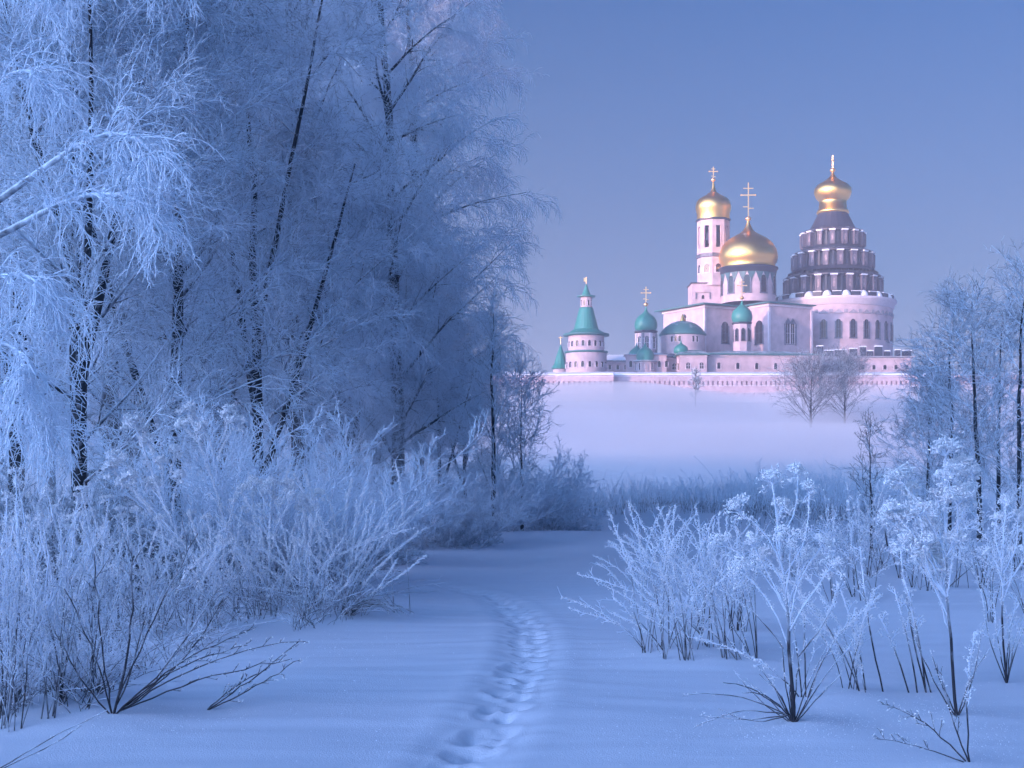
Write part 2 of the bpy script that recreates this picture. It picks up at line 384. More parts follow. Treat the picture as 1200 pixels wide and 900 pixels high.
# nearest tree: its boughs reach in from the left edge
def near_tree():
    rs = np.random.RandomState(77)
    t = empty('birch_tree', (-6.6, 14.5, gz(-6.6, 14.5))); tag(t, 'nearest weeping birch at the left edge with bright frosted boughs hanging into the picture', 'tree', G_TREES)
    o = np.array(t.location)
    K = 16; tt = np.linspace(0, 1, K); P = np.zeros((1, K, 3)); P[0, :, 2] = tt * 12 - .2; P[0, :, 0] = -.6 * tt; R = (.17 * (1 - tt) ** .8 + .02)[None]
    tr = Tubes(); tr.add(P, R, 9, frost=np.full((1, K), .05)); link('trunk', tr.mesh('trunk', True), M['bark'], t)
    def bough(pts, K=12):
        W = np.array([np.array(at(*p)) for p in pts]) - o
        s = np.linspace(0, 1, len(W)); q = np.linspace(0, 1, K)
        c = np.stack([np.interp(q, s, W[:, i]) for i in range(3)], -1)
        for _ in range(2): c[1:-1] = (c[:-2] + 2 * c[1:-1] + c[2:]) / 4
        return c
    B = [  # pixels of the photograph with their depth
        [(-150, 330, 14.5), (-20, 250, 13.6), (60, 190, 13.0), (120, 150, 12.6), (165, 158, 12.3), (185, 190, 12.1)],
        [(-150, 330, 14.5), (-20, 290, 13.4), (70, 235, 12.8), (130, 222, 12.4), (175, 240, 12.2)],
        [(-150, 420, 14.5), (-60, 360, 13.4), (0, 318, 12.7), (38, 322, 12.4), (66, 352, 12.2)],
        [(-150, 150, 14.5), (-60, 10, 13.6), (0, -40, 13.0), (45, -50, 12.6), (62, -20, 12.4)],
        [(-150, 420, 14.5), (-70, 420, 13.4), (-10, 395, 12.7), (25, 410, 12.4), (42, 440, 12.2)],
        [(-150, 500, 14.5), (-70, 490, 13.6), (-10, 470, 12.9), (30, 480, 12.5), (60, 505, 12.4)],
        [(-150, 60, 14.5), (-40, -60, 15.0), (60, -110, 15.4), (130, -70, 15.6), (200, -20, 15.8)],
        [(-150, 250, 14.5), (-40, 130, 13.8), (10, 85, 13.4), (40, 80, 13.1), (58, 105, 13.0)],
    ]
    p1 = np.stack([bough(b) for b in B]); r1 = np.tile(np.linspace(.045, .009, 12), (len(B), 1))
    br = Tubes(); br.add(p1, r1, 5, frost=np.clip(1.05 - r1 / .05, .1, .95))
    p2, r2 = grow(rs, p1, r1, 16, .42, 1, .62, 38, 8, .7, .22, .7, .011, .5, .3, 0, .007); br.add(p2, r2, 4, frost=np.full(r2.shape, .9))
    p3, r3 = grow(rs, p2, r2, 7, .1, 1, .50, 42, 10, 1.5, .36, .9, .0075, .6, .2, 0, .0052)
    p4, r4 = grow(rs, p3, r3, 5, .1, 1, .15, 55, 5, .9, .3, .9, .005, .7, .2, 0, .0042)
    p5, r5 = grow(rs, p1, r1, 12, .4, 1, .35, 45, 6, .6, .3, .9, .006, .6, .2, 0, .005)
    tw = Tubes(); tw.add(p3, r3, 3, frost=.95 + 0 * r3); tw.add(p4, r4, 3, frost=.95 + 0 * r4); tw.add(p5, r5, 3, frost=.95 + 0 * r5)
    link('branches', br.mesh('branches'), M['twig'], t); link('twigs', tw.mesh('twigs'), M['twig'], t)
near_tree()

# ------------------------------------------------------------------ bushes: many stems from one root
def bush_parts(rs, H, W, n=26, spread=35, nb=8, nt=6, tr=.006, droop=.1, stemr=.018, up=.15, base_frost=.2, tip=.8, fine=4):
    P = np.zeros((n, 9, 3)); a = rs.rand(n) * 2 * PI; rad = np.sqrt(rs.rand(n)) * W * .34
    P[:, 0, 0] = rad * np.cos(a); P[:, 0, 1] = rad * np.sin(a); P[:, 0, 2] = -.15
    inc = np.radians(spread) * np.sqrt(rs.rand(n))
    d = np.stack([np.sin(inc) * np.cos(a), np.sin(inc) * np.sin(a), np.cos(inc)], -1)
    L = H * rs.uniform(.6, 1.05, n)[:, None] / 8
    p = P[:, 0]
    for k in range(1, 9):
        p = p + d * L; P[:, k] = p; d = nrmz(d + .07 * rs.randn(n, 3) + np.array([0, 0, -droop / 8]))
    R = stemr * rs.uniform(.6, 1, n)[:, None] * np.linspace(1, .3, 9)[None]
    st = Tubes(); st.add(P, R, 4, frost=np.linspace(base_frost, tip, 9)[None] + 0 * R)
    p2, r2 = grow(rs, P, R, nb, .06, 1, H * .32, 40, 7, droop, .2, .8, tr * 1.5, .5, .4, up, tr)
    p3, r3 = grow(rs, p2, r2, nt, .1, 1, H * .13, 38, 5, droop, .25, .9, tr * 1.1, .6, .2, up, tr * .85)
    tw = Tubes()
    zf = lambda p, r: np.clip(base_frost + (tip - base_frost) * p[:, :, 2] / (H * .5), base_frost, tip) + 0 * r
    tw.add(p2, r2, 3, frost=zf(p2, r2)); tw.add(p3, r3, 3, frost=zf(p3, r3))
    if fine:
        p4, r4 = grow(rs, p3, r3, fine, .1, 1, H * .05, 40, 3, droop, .25, .9, tr, .6, .2, up, tr * .8); tw.add(p4, r4, 3, frost=zf(p4, r4))
    return st, tw

def make_bush(seed, px, Y, H, W, label, cat='bush', group=None, name='frosted_bush', **kw):
    rs = np.random.RandomState(seed)
    X = (px - CX) / F * Y
    t = empty(name, (X, Y, gz(X, Y) - .02)); tag(t, label, cat, group)
    st, tw = bush_parts(rs, H, W, **kw)
    link('stems', st.mesh('stems'), M['weed'], t); link('twigs', tw.mesh('twigs'), M['twig'], t)
    return t

G_B = 'frosted bushes along the foot of the wood'
make_bush(101, 312, 19, 2.75, 1.8, 'bright frosted fan shaped bush with upswept twigs in front of the dark trunks', group=G_B, n=34, spread=46, nb=10, nt=7, tr=.0065, base_frost=.1, tip=.95)
make_bush(102, 385, 23, 2.3, 1.8, 'frosted bush with outstretched twigs right of the fan shaped bush', group=G_B, n=28, spread=50, nb=9, nt=7, tr=.007, base_frost=.2)
make_bush(103, 465, 36, 2.2, 3, 'low twiggy pale bush left of the pair of low bushes beside the track', group=G_B, n=44, spread=58, nb=8, nt=6, tr=.009, base_frost=.45, tip=.7)
make_bush(104, 520, 37, 2.0, 3, 'low twiggy pale bush in the middle of the snow edge below the tall birch', group=G_B, n=44, spread=60, nb=8, nt=6, tr=.009, base_frost=.45, tip=.7)
make_bush(105, 572, 43, 2.4, 3, 'dense blue bush around the foot of the bare young tree', group=G_B, n=46, spread=52, nb=8, nt=6, tr=.009, base_frost=.5, tip=.8)
make_bush(106, 628, 46, 2.6, 2.6, 'blue bush right of the bare young tree, near the open meadow', group=G_B, n=40, spread=42, nb=8, nt=6, tr=.009, base_frost=.5, tip=.8)
make_bush(107, 655, 47, 1.6, 2.0, 'last low bush of the wood with arching twigs pointing at the meadow', group=G_B, n=30, spread=56, nb=7, nt=6, tr=.009, base_frost=.5, tip=.8, droop=.5)
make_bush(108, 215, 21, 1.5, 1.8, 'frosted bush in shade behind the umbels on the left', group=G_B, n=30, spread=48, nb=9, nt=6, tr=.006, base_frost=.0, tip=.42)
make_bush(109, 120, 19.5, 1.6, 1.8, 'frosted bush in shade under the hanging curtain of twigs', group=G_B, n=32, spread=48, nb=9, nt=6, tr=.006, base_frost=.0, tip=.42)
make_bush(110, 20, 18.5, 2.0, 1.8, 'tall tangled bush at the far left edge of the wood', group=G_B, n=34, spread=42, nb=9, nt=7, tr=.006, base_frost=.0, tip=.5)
make_bush(111, 420, 28, 2.2, 2.2, 'frosted bush in the blue gap between the fan shaped bush and the low pale bushes', group=G_B, n=34, spread=50, nb=9, nt=6, tr=.0085, base_frost=.4)

# bare young trees (ascending branches), left and right
def sapling(seed, px, Y, H, label, cat='tree', group=None, limbs=26, limbL=2.2, lang=48, lt0=.15, up=.3, nb=7, nt=5, nf=3, r0=.07, twigR=.009, droop=-.2, name='young_tree', fr=(.22, .65)):
    X = (px - CX) / F * Y
    ms = tree_meshes(seed, H, r0, limbs, lt0, limbL, lang, nb, nt, nf, .05, twigR=twigR, limbdroop=droop, up=up, branchL=limbL * .36, twigL=limbL * .17, fineL=limbL * .08, fr=fr, ltp=.88)
    t = make_tree(name, ms, label, cat, group); t.location = (X, Y, gz(X, Y)); return t
sapling(201, 578, 44, 6.9, 'bare young tree with a dark stem standing alone against the mist, right of the wood', limbs=26, limbL=2.9, lang=36, lt0=.12, nb=6, nt=3, nf=2, twigR=.0085, r0=.085, fr=(.25, .75))
sapling(202, 612, 46, 4.9, 'smaller bare tree leaning over the bushes at the right end of the wood', limbs=24, limbL=2.8, lang=44, lt0=.06, nb=7, nt=4, nf=3, twigR=.0085, r0=.06, fr=(.3, .8))
G_R = 'slender frosted trees at the right edge'
sapling(211, 1112, 37, 5.9, 'slender dark stemmed tree leaning left, leftmost of the trees at the right edge', group=G_R, limbs=40, limbL=3.0, lang=62, lt0=.04, nb=5, nt=3, nf=3, twigR=.0068, r0=.065, up=.35, droop=.0)
sapling(212, 1148, 35, 6.1, 'straight slender dark stemmed tree in the middle of the trees at the right edge', group=G_R, limbs=42, limbL=2.7, lang=60, lt0=.06, nb=5, nt=3, nf=3, twigR=.0068, r0=.07, up=.3, droop=.0)
sapling(213, 1194, 34, 6.6, 'straight slender dark stemmed tree cut by the right edge of the picture', group=G_R, limbs=40, limbL=2.7, lang=60, lt0=.06, nb=5, nt=3, nf=3, twigR=.0068, r0=.07, up=.3, droop=.0)
sapling(214, 1170, 50, 7.2, 'pale misty tree behind the slender trees at the right edge', group=G_R, limbs=38, limbL=3.0, lang=58, lt0=.06, nb=7, nt=5, nf=3, twigR=.009, r0=.08, up=.3, droop=.0)
sapling(215, 1088, 45, 4.6, 'short spreading tree left of the slender trees, reaching towards the wall', group=G_R, limbs=36, limbL=2.8, lang=64, lt0=.02, nb=7, nt=5, nf=3, twigR=.0085, r0=.06, up=.3, droop=.0)
sapling(216, 1021, 31, 2.75, 'small bare sapling with herringbone branches in front of the mist', limbs=22, limbL=1.15, lang=44, lt0=.15, nb=4, nt=2, nf=1, twigR=.0045, r0=.03, droop=0, up=.2, fr=(0, .2), group=None)
sapling(217, 950, 286, 12, 'large bare hazy tree in front of the rotunda and the long wall', limbs=46, limbL=12.5, lang=56, lt0=.02, nb=7, nt=4, nf=3, twigR=.024, r0=.24, fr=(.1, .5), name='bare_tree')
sapling(219, 990, 292, 12, 'bare hazy tree right beside the large one in front of the rotunda', limbs=44, limbL=12.5, lang=56, lt0=.02, nb=7, nt=4, nf=3, twigR=.024, r0=.2, fr=(.1, .5), name='bare_tree')
sapling(218, 815, 335, 8, 'small lone bare tree almost lost in the mist below the wall', limbs=20, limbL=4, lang=36, lt0=.15, nb=5, nt=4, nf=2, twigR=.04, r0=.15, name='bare_tree')

# ------------------------------------------------------------------ weeds
def stem_line(rs, p0, p1, K=10, bend=.06, wob=.01):
    t = np.linspace(0, 1, K)[:, None]; d = p1 - p0; L = np.linalg.norm(d)
    side = nrmz(np.cross(d, rs.randn(3))); c = p0 + d * t + side * (np.sin(PI * t) * bend * L)
    c[1:-1] += rs.randn(K - 2, 3) * wob * L * .5
    return c

class Weed:
    def __init__(s, seed, px, py, label, cat='weed', name='dried_weed', group=None, mat='weed'):
        s.rs = np.random.RandomState(seed); X, Y, Z = on_ground(px, py)
        s.o = np.array([X, Y, Z]); s.e = empty(name, (X, Y, Z)); tag(s.e, label, cat, group)
        s.st = Tubes(); s.tw = Tubes(); s.C = []; s.R = []; s.Y = Y; s.k = Y / F; s.q = max(1.0, min(1.5, Y / 10.0)); s.px = px; s.py = py
        s.ntw = 0; s.mat = mat
    def loc(s, px, py, dy=0.0):
        """pixel -> local point near the plant's depth"""
        return np.array(at(px, py, s.Y + dy)) - s.o
    def stem(s, a, b, r=.007, r1=.004, f0=.1, f1=1.0, bend=.05, K=10, fuzz=0.0, wob=.01):
        c = stem_line(s.rs, a, b, K, bend, wob); R = np.linspace(r, r1, K)
        s.st.add(c, R, 5, frost=np.clip(f0 + (f1 - f0) * np.linspace(0, 1, K) ** 1.6, 0, 1)[None])
        if fuzz: s.fuzz(c, fuzz)
        return c
    def fuzz(s, c, dens, rad=.016, t0=.45, size=.0042):
        dens = dens * 1.1
        L = np.linalg.norm(np.diff(c, axis=0), axis=1).sum(); n = int(L * dens)
        if n < 1: return
        t = t0 + (1 - t0) * s.rs.rand(n); f = t * (len(c) - 1); i = np.minimum(f.astype(int), len(c) - 2); fr = (f - i)[:, None]
        p = c[i] * (1 - fr) + c[i + 1] * fr + s.rs.randn(n, 3) * rad * .5
        s.C.append(p); s.R.append(s.rs.uniform(.6, 1.4, n) * size * s.q)
    def blob(s, c, n, rad, size=.007, flat=.8):
        p = s.rs.randn(n, 3) * rad * .5; p[:, 2] *= flat
        s.C.append(c + p); s.R.append(s.rs.uniform(.5, 1.5, n) * size * s.q)
    def umbel(s, c, d, R=.09, rays=12, size=.008, cup=.5):
        d = nrmz(np.asarray(d, float)); R = R * s.q
        for k in range(rays):
            v = nrmz(d + s.rs.randn(3) * (.85 - .3 * cup)); L = R * s.rs.uniform(.65, 1.1)
            q = c + v * L; s.tw.add(np.stack([c, (c + q) / 2 + s.rs.randn(3) * .004, q]), np.array([.0035, .003, .003]), 3, frost=np.full((1, 3), .95)); s.ntw += 1
            s.blob(q, s.rs.randint(15, 26), R * .36, size * .72)
    def twigs(s, c, n, L, ang=38, t0=.3, r=.004, frost=.9, seeds=0, droop=.1, up=.2, sub=3):
        P = c[None]; R = np.full((1, len(c)), r * 1.4)
        p2, r2 = grow(s.rs, P, R, n, t0, 1, L, ang, 7, droop, .2, .9, r, .6, .35, up, r * .9)
        s.tw.add(p2, r2, 3, frost=np.full(r2.shape, frost)); s.ntw += 1
        if sub:
            p3, r3 = grow(s.rs, p2, r2, sub, .25, 1, L * .35, 40, 4, droop, .25, .9, r * .8, .7, .2, up, r * .75)
            s.tw.add(p3, r3, 3, frost=np.full(r3.shape, frost))
            tips = p3[:, -1]
        else: tips = p2[:, -1]
        if seeds:
            for q in tips[s.rs.rand(len(tips)) < .8]: s.blob(q, seeds, .012, .005)
        return p2
    def done(s, heads='seed_heads'):
        link('stems', s.st.mesh('stems'), M[s.mat], s.e)
        if s.ntw: link('twigs', s.tw.mesh('twigs'), M[s.mat], s.e)
        if s.C:
            link(heads, grains(heads, np.concatenate(s.C), np.concatenate(s.R), s.rs), M['rime'], s.e)
        return s.e

def umbel_weed(seed, px, py, tips, label, group=None, base_px=0, size=.008, R=.085, name='umbel_weed', r=.010, fz=160, f0=.0, junction=.42):
    """tips: list of (px,py,dy) where an umbel sits; the side stems leave a main stem that goes to the first tip"""
    w = Weed(seed, px, py, label, 'weed', name, group)
    base = np.array([0, 0, -.03]); top = w.loc(*tips[0])
    main = w.stem(base, top, r, .005, f0, 1.2, .02, 14, fz, .004)
    w.umbel(main[-1], main[-1] - main[-2], R, 14, size)
    for tp in tips[1:]:
        q = w.loc(*tp); f = np.clip(q[2] / max(top[2], .1) - .10 - abs(q[0] - top[0] * q[2] / max(top[2], .1)) * .30 - .10 * w.rs.rand(), .38, .95)
        i = int(f * 13); c = w.stem(main[i], q, .0055, .004, .3 + f * .7, 1.2, .10 * w.rs.choice([-1, 1]), 9, fz, .012)
        w.umbel(c[-1], nrmz(c[-1] - c[-2]) + np.array([0, 0, .4]), R * w.rs.uniform(.6, 1), w.rs.randint(12, 19), size)
    return w

def clump(seed, px, py, Hpx, Wpx, n, label, group=None, name='grass_clump', arch=.4, r=.005, f0=.25, f1=1.1, tw=0, twL=.15, fz=60, lean=0.0, seeds=0, cat='weed', depth=.3, sub=2, heads='seed_heads'):
    """n stems leaving one root, Hpx tall and Wpx wide in photograph pixels"""
    w = Weed(seed, px, py, label, cat, name, group); rs = w.rs
    nr = max(4, n // 5); RX = np.clip(rs.randn(nr) * .28, -.6, .6); RY = rs.uniform(-1, 1, nr) * depth
    for k in range(n):
        a = rs.uniform(-1, 1); b = rs.uniform(-1, 1); ir = rs.randint(nr)
        hh = rs.uniform(.3, 1.05) if rs.rand() < .6 else rs.uniform(.75, 1.05)
        a *= 1.35; H = Hpx * w.k * hh * (1 - .22 * a * a); rx = (RX[ir] + rs.randn() * .03) * Wpx * w.k; dy = RY[ir] + b * depth
        dx = rx + ((a * Wpx * .62) * w.k - rx * .2) * rs.uniform(.4, 1.2) + lean * Hpx * w.k
        p0 = np.array([rx, RY[ir] + rs.randn() * .04, -.06]); K = 10; t = np.linspace(0, 1, K)[:, None]
        e = np.array([dx, dy, H]); mid = np.array([rx + (dx - rx) * rs.uniform(.1, .5), dy * .4, H * (.6 + .5 * arch)])
        c = (1 - t) ** 2 * p0 + 2 * t * (1 - t) * mid + t * t * e + np.cumsum(rs.randn(K, 3), 0) * np.array([.017, .017, .004]) * t
        w.st.add(c, np.linspace(r, r * .6, K) * rs.uniform(.5, 1.0), 4, frost=np.clip(f0 + (f1 - f0) * np.linspace(0, 1, K) ** 1.25, 0, 1)[None])
        if fz: w.fuzz(c, fz)
        if tw: w.twigs(c, tw, twL * rs.uniform(.6, 1.3), 42, .24, r * .6, frost=min(.9, f1 * .8), seeds=seeds, sub=sub)
    return w

GW = 'frosted weeds on the right of the track'
# the tall umbel weed in the right foreground
w = umbel_weed(301, 930, 846, [(905, 566, 0), (868, 600, -.1), (851, 640, .1), (948, 578, .1), (935, 558, .2), (884, 640, -.15), (915, 600, .2), (963, 640, .05), (972, 668, -.1), (900, 655, .2), (872, 672, 0), (925, 636, -.2), (948, 655, .2)],
               'tallest umbel weed in the right foreground with bright crowns and a dark stem', GW, R=.10, r=.014, size=.009)
for k in range(11):
    a = -1 + 2 * k / 10.; p = w.loc(930 + a * 70, 800 - w.rs.rand() * 60, w.rs.uniform(-.3, .3))
    w.stem(np.array([0, 0, -.02]), p, .005, .003, .0, .5, .05, 8, 30)
for tx, ty in ((820, 838), (842, 830), (870, 812), (800, 815), (812, 853), (890, 790), (848, 800)):
    w.stem(w.loc(924, 838), w.loc(tx, ty, w.rs.uniform(-.4, .1)), .005, .003, .1, .35, -.12, 10, 15)
w.stem(w.loc(935, 770), w.loc(980, 700, .1), .005, .003, .1, .7, .05, 8, 60)
w.stem(w.loc(918, 760), w.loc(842, 690, .1), .005, .003, .1, .8, .09, 8, 60)
w.done('flower_heads')

# the big cluster of umbels at the right
w = umbel_weed(302, 1122, 838, [(1108, 535, 0), (1127, 548, .1), (1112, 562, -.1), (1140, 560, .1), (1058, 566, 0), (1072, 582, .1), (1048, 600, 0), (1060, 612, .1), (1078, 604, -.1), (1100, 590, .1), (1122, 592, -.1), (1134, 580, 0), (1090, 618, .1), (1062, 640, 0), (1045, 612, .1), (1084, 640, -.1), (1100, 648, .1), (1118, 640, 0), (1096, 668, .1), (1080, 655, 0)],
               'widest umbel weed on the right, a cloud of thick white heads on crooked dark stems', GW, R=.115, size=.0105, r=.012, fz=260)
for p in ((1160, 800), (1090, 800), (1150, 770), (1070, 780)): w.stem(np.array([0, 0, -.02]), w.loc(p[0], p[1] - 40), .005, .003, 0, .5, .05, 8, 40)
w.done('flower_heads')

w = clump(303, 812, 764, 170, 120, 52, 'dense twiggy wormwood bush left of the tallest umbel weed', GW, 'wormwood_bush', arch=.1, r=.0055, f0=.05, f1=.95, tw=8, twL=.14, fz=90, depth=.5, lean=-.16)
for q in ((745, 690), (735, 668), (760, 640), (752, 720), (770, 610)):
    w.stem(np.array([0, 0, 0.02]), w.loc(*q), .006, .004, .5, 1, .03, 8, 120)
w.done()
clump(304, 800, 700, 105, 100, 34, 'frosted weed behind the wormwood bush with a pale pointed top', GW, 'dried_weed', arch=.1, r=.006, f0=.5, f1=1.1, tw=7, twL=.16, fz=90, depth=.4).done()
clump(305, 862, 740, 130, 60, 16, 'sparse weed between the wormwood bush and the tallest umbel weed', GW, 'dried_weed', arch=.1, r=.006, f0=.0, f1=1.0, tw=7, twL=.16, fz=90, seeds=2).done()
clump(306, 1005, 812, 210, 110, 13, 'leaning weed with shaggy curled leaves right of the tallest umbel weed', GW, 'dried_weed', arch=.05, r=.0055, f0=.0, f1=1.1, tw=12, twL=.10, fz=260, lean=-.22, seeds=3).done()
w = Weed(307, 1060, 812, 'group of long bare leaning stalks in the middle of the right side', 'weed', 'dried_weed', GW)
for a, b in (((1015, 812), (985, 690)), ((1035, 812), (1008, 640)), ((1075, 812), (1048, 690)), ((1086, 815), (1058, 670)), ((1092, 815), (1066, 700)), ((1065, 812), (1030, 720)), ((1040, 640), (1036, 590)), ((1086, 815), (1054, 628))):
    c = w.stem(w.loc(*a), w.loc(*b, .1), .0065, .006, .0, 1.1, .03, 10, 110, .004)
    w.twigs(c, 5, .13, 40, .45, .0045, .95, seeds=4)
w.done()
w = umbel_weed(308, 1180, 800, [(1178, 590, 0), (1192, 606, .1), (1168, 610, .1), (1205, 640, 0), (1186, 650, .1), (1160, 648, 0)], 'umbel weed at the right edge beside the widest one, with thin crooked stems', GW, R=.06, r=.009)
for k in range(6): 
    c = w.stem(np.array([0, 0, -.02]), w.loc(1150 + 14 * k, 690 + w.rs.rand() * 30, .1), .005, .004, 0, 1, .05, 8, 80); w.twigs(c, 6, .15, 38, .3, .004, .9, seeds=3)
w.done('flower_heads')
w = Weed(309, 1132, 893, 'small dark twig sprig at the bottom right corner', 'weed', 'dried_weed', GW)
c = w.stem(w.loc(1137, 897), w.loc(1104, 790), .005, .003, 0, .5, .04, 10, 20); w.twigs(c, 6, .12, 34, .3, .0028, .2)
c = w.stem(w.loc(1132, 892), w.loc(1040, 825), .005, .003, 0, .3, .08, 10, 12); w.twigs(c, 9, .10, 40, .3, .0026, .2, seeds=2)
c = w.stem(w.loc(1130, 893), w.loc(1028, 866), .004, .003, 0, .3, -.06, 10, 12); w.twigs(c, 7, .08, 40, .3, .0026, .2, seeds=1)
c = w.stem(w.loc(1137, 897), w.loc(1142, 740), .005, .0035, 0, .9, .04, 10, 120); w.twigs(c, 8, .09, 34, .4, .003, .8, seeds=2)
w.done()
rr = np.random.RandomState(4)
mids = [(985, 700, 120, 70, 'frosted weed of the middle distance right behind the tallest umbel weed'),
        (1012, 676, 125, 80, 'bushy frosted weed below the small herringbone sapling'),
        (1040, 664, 90, 70, 'low frosted weed left of the widest umbel weed'),
        (1075, 690, 110, 90, 'frosted weed directly behind the widest umbel weed'),
        (1150, 690, 130, 100, 'tangled frosted weed between the widest umbel weed and the right edge'),
        (1190, 735, 150, 90, 'tall tangled frosted weed cut by the right edge'),
        (1195, 668, 110, 90, 'frosted weed at the right edge below the straight slender tree'),
        (930, 672, 75, 90, 'dark leafy weed half hidden behind the crown of the tallest umbel weed'),
        (1105, 648, 75, 90, 'low frosted weed at the foot of the slender tree leaning left'),
        (960, 640, 60, 90, 'small frosted weed at the near edge of the reeds')]
for i, (px, py, h, wd, lab) in enumerate(mids):
    clump(320 + i, px, py, h, wd, 15, lab, GW, 'dried_weed', arch=.15, r=.0065, f0=.0, f1=.85, tw=8, twL=.24, fz=60, depth=.6, seeds=2, sub=3).done()

GL = 'frosted weeds on the left of the track'
# the dark twiggy bush in the left foreground
w = Weed(401, 132, 836, 'dark twiggy shrub in the left foreground with low spreading seeded branches', 'shrub', 'twiggy_shrub', GL)
for q, r, n, sd in (((153, 640), .010, 9, 0), ((255, 690), .007, 8, 2), ((75, 690), .006, 7, 0), ((178, 672), .006, 6, 0), ((232, 625), .006, 8, 0), ((60, 730), .006, 6, 0), ((110, 650), .006, 7, 0)):
    c = w.stem(np.array([0, 0, -.03]), w.loc(*q, w.rs.uniform(-.4, .3)), r, .004, 0, .35, .05, 12, 15); w.twigs(c, n, .28, 32, .35, .0038, .35, seeds=sd)
for q in ((350, 752), (342, 772), (290, 756), (262, 700), (300, 735)):
    c = w.stem(w.loc(140, 833), w.loc(*q, w.rs.uniform(-.3, .3)), .007, .003, 0, .15, -.10, 12, 12); w.twigs(c, 9, .11, 34, .3, .003, .1, seeds=3, sub=2)
w.done()
w = Weed(402, 250, 832, 'single low seeded twig lying over the snow right of the dark twiggy shrub', 'weed', 'dried_twig', GL)
for q in ((350, 752), (345, 775), (300, 790)):
    c = w.stem(w.loc(243, 832), w.loc(*q, w.rs.uniform(-.1, .3)), .006, .003, 0, .15, .04, 12, 12); w.twigs(c, 9, .09, 34, .2, .003, .1, seeds=3, sub=2)
w.done()
# umbels rising to the left centre
w = umbel_weed(403, 292, 726, [(222, 486, 0), (268, 486, .1), (214, 500, .2), (240, 505, 0), (275, 500, .1)], 'tall curved umbel weed, highest of the left foreground, with open forked heads', GL, R=.075, size=.0115, r=.011, fz=300, f0=.3); w.done('flower_heads')
w = umbel_weed(404, 262, 735, [(158, 500, 0), (140, 540, .1), (175, 520, .1), (190, 545, .1), (150, 565, 0), (205, 530, .2), (182, 570, .1), (133, 552, .2), (210, 560, .1)], 'frosted umbel weed leaning left beside the highest one', GL, R=.08, size=.0115, r=.010, fz=240, f0=.3); w.done('flower_heads')
w = umbel_weed(405, 318, 722, [(318, 575, 0), (300, 570, .1), (334, 572, .1), (286, 580, .1), (310, 582, .2), (340, 590, 0)], 'flat topped umbel weed, its heads in one broad white plate', GL, R=.085, size=.0085, r=.008, fz=150, f0=.3); w.done('flower_heads')
w = umbel_weed(406, 362, 724, [(358, 590, 0), (372, 582, .1), (350, 600, .1), (366, 600, .2)], 'small umbel weed right of the flat topped one', GL, R=.06, size=.008, r=.008, fz=150, f0=.3); w.done('flower_heads')
clump(407, 400, 722, 170, 190, 64, 'spreading frosted grass clump with long stalks fanning to the right', GL, 'grass_clump', arch=.12, r=.0055, f0=.3, f1=1.15, tw=3, twL=.16, fz=130, depth=.6, lean=-.02, cat='grass clump').done()
w = Weed(408, 398, 722, 'few long frosted stalks bending right over the snow beyond the grass clump', 'weed', 'dried_weed', GL)
for q, b in (((500, 650), .10), ((455, 612), .04), ((468, 618), .06), ((440, 588), .03), ((465, 655), .12), ((430, 640), .1), ((418, 585), .03)):
    c = w.stem(w.loc(398, 720), w.loc(*q, w.rs.uniform(-.3, .4)), .006, .005, .2, 1.2, b, 12, 150); w.twigs(c, 4, .08, 50, .6, .004, 1)
w.done()
w = Weed(409, 405, 722, 'tuft of drooping dark grass arching down to the snow', 'grass clump', 'grass_clump', GL)
for k in range(18):
    t = np.linspace(0, 1, 12)[:, None]; p0 = w.loc(392 + w.rs.rand() * 20, 720 + w.rs.rand() * 6); e = w.loc(455 + w.rs.rand() * 32, 724 + w.rs.rand() * 12, w.rs.uniform(-.3, .3)); e[2] = max(e[2], .02)
    m = (p0 + e) / 2 + np.array([.05, 0, .20 + .16 * w.rs.rand()])
    c = (1 - t) ** 2 * p0 + 2 * t * (1 - t) * m + t * t * e; w.st.add(c, np.linspace(.004, .003, 12), 4, frost=np.linspace(.0, .35, 12)[None])
w.done()
lefts = [(25, 830, 245, 90, 30, 'dense tall weed clump at the bottom left edge of the picture', .1, 1.0),
         (85, 822, 215, 110, 24, 'dense weed clump just left of the dark twiggy shrub', .05, .9),
         (60, 760, 165, 130, 28, 'frosted weed clump behind the one at the bottom left edge', .2, 1.1),
         (140, 748, 150, 120, 26, 'frosted weed thicket behind the dark twiggy shrub', .2, 1.1),
         (205, 742, 125, 120, 26, 'frosted weed thicket below the left leaning umbels', .25, 1.1),
         (262, 722, 120, 120, 26, 'frosted weed thicket at the foot of the highest umbel weed', .3, 1.15),
         (330, 722, 105, 110, 26, 'frosted weed thicket under the flat topped umbels', .3, 1.15),
         (110, 700, 105, 150, 26, 'pale weed thicket in the back row on the left', .3, 1.1),
         (10, 700, 150, 120, 26, 'pale weed thicket in the back row at the far left edge', .3, 1.1),
         (215, 690, 95, 150, 26, 'pale weed thicket in the back row behind the left leaning umbels', .3, 1.1),
         (350, 690, 75, 150, 26, 'pale weed thicket in the back row behind the grass clump', .3, 1.1)]
for i, (px, py, h, wd, n, lab, f0, f1) in enumerate(lefts):
    w = clump(420 + i, px, py, h, wd, n, lab, GL, 'dried_weed', arch=.12, r=.0060, f0=f0 * .4, f1=f1 * .95, tw=10, twL=.19, fz=80, depth=.6, seeds=1, sub=2)
    for k in range(5):
        c = w.stem(np.array([w.rs.randn() * .1, w.rs.randn() * .1, -.02]), w.loc(px + w.rs.uniform(-.6, .6) * wd, py - h * w.rs.uniform(.8, 1.15), w.rs.uniform(-.2, .2)), .006, .005, .4, 1.2, .04, 10, 200)
        w.umbel(c[-1], c[-1] - c[-2], .045, 7, .0065)
    w.done()
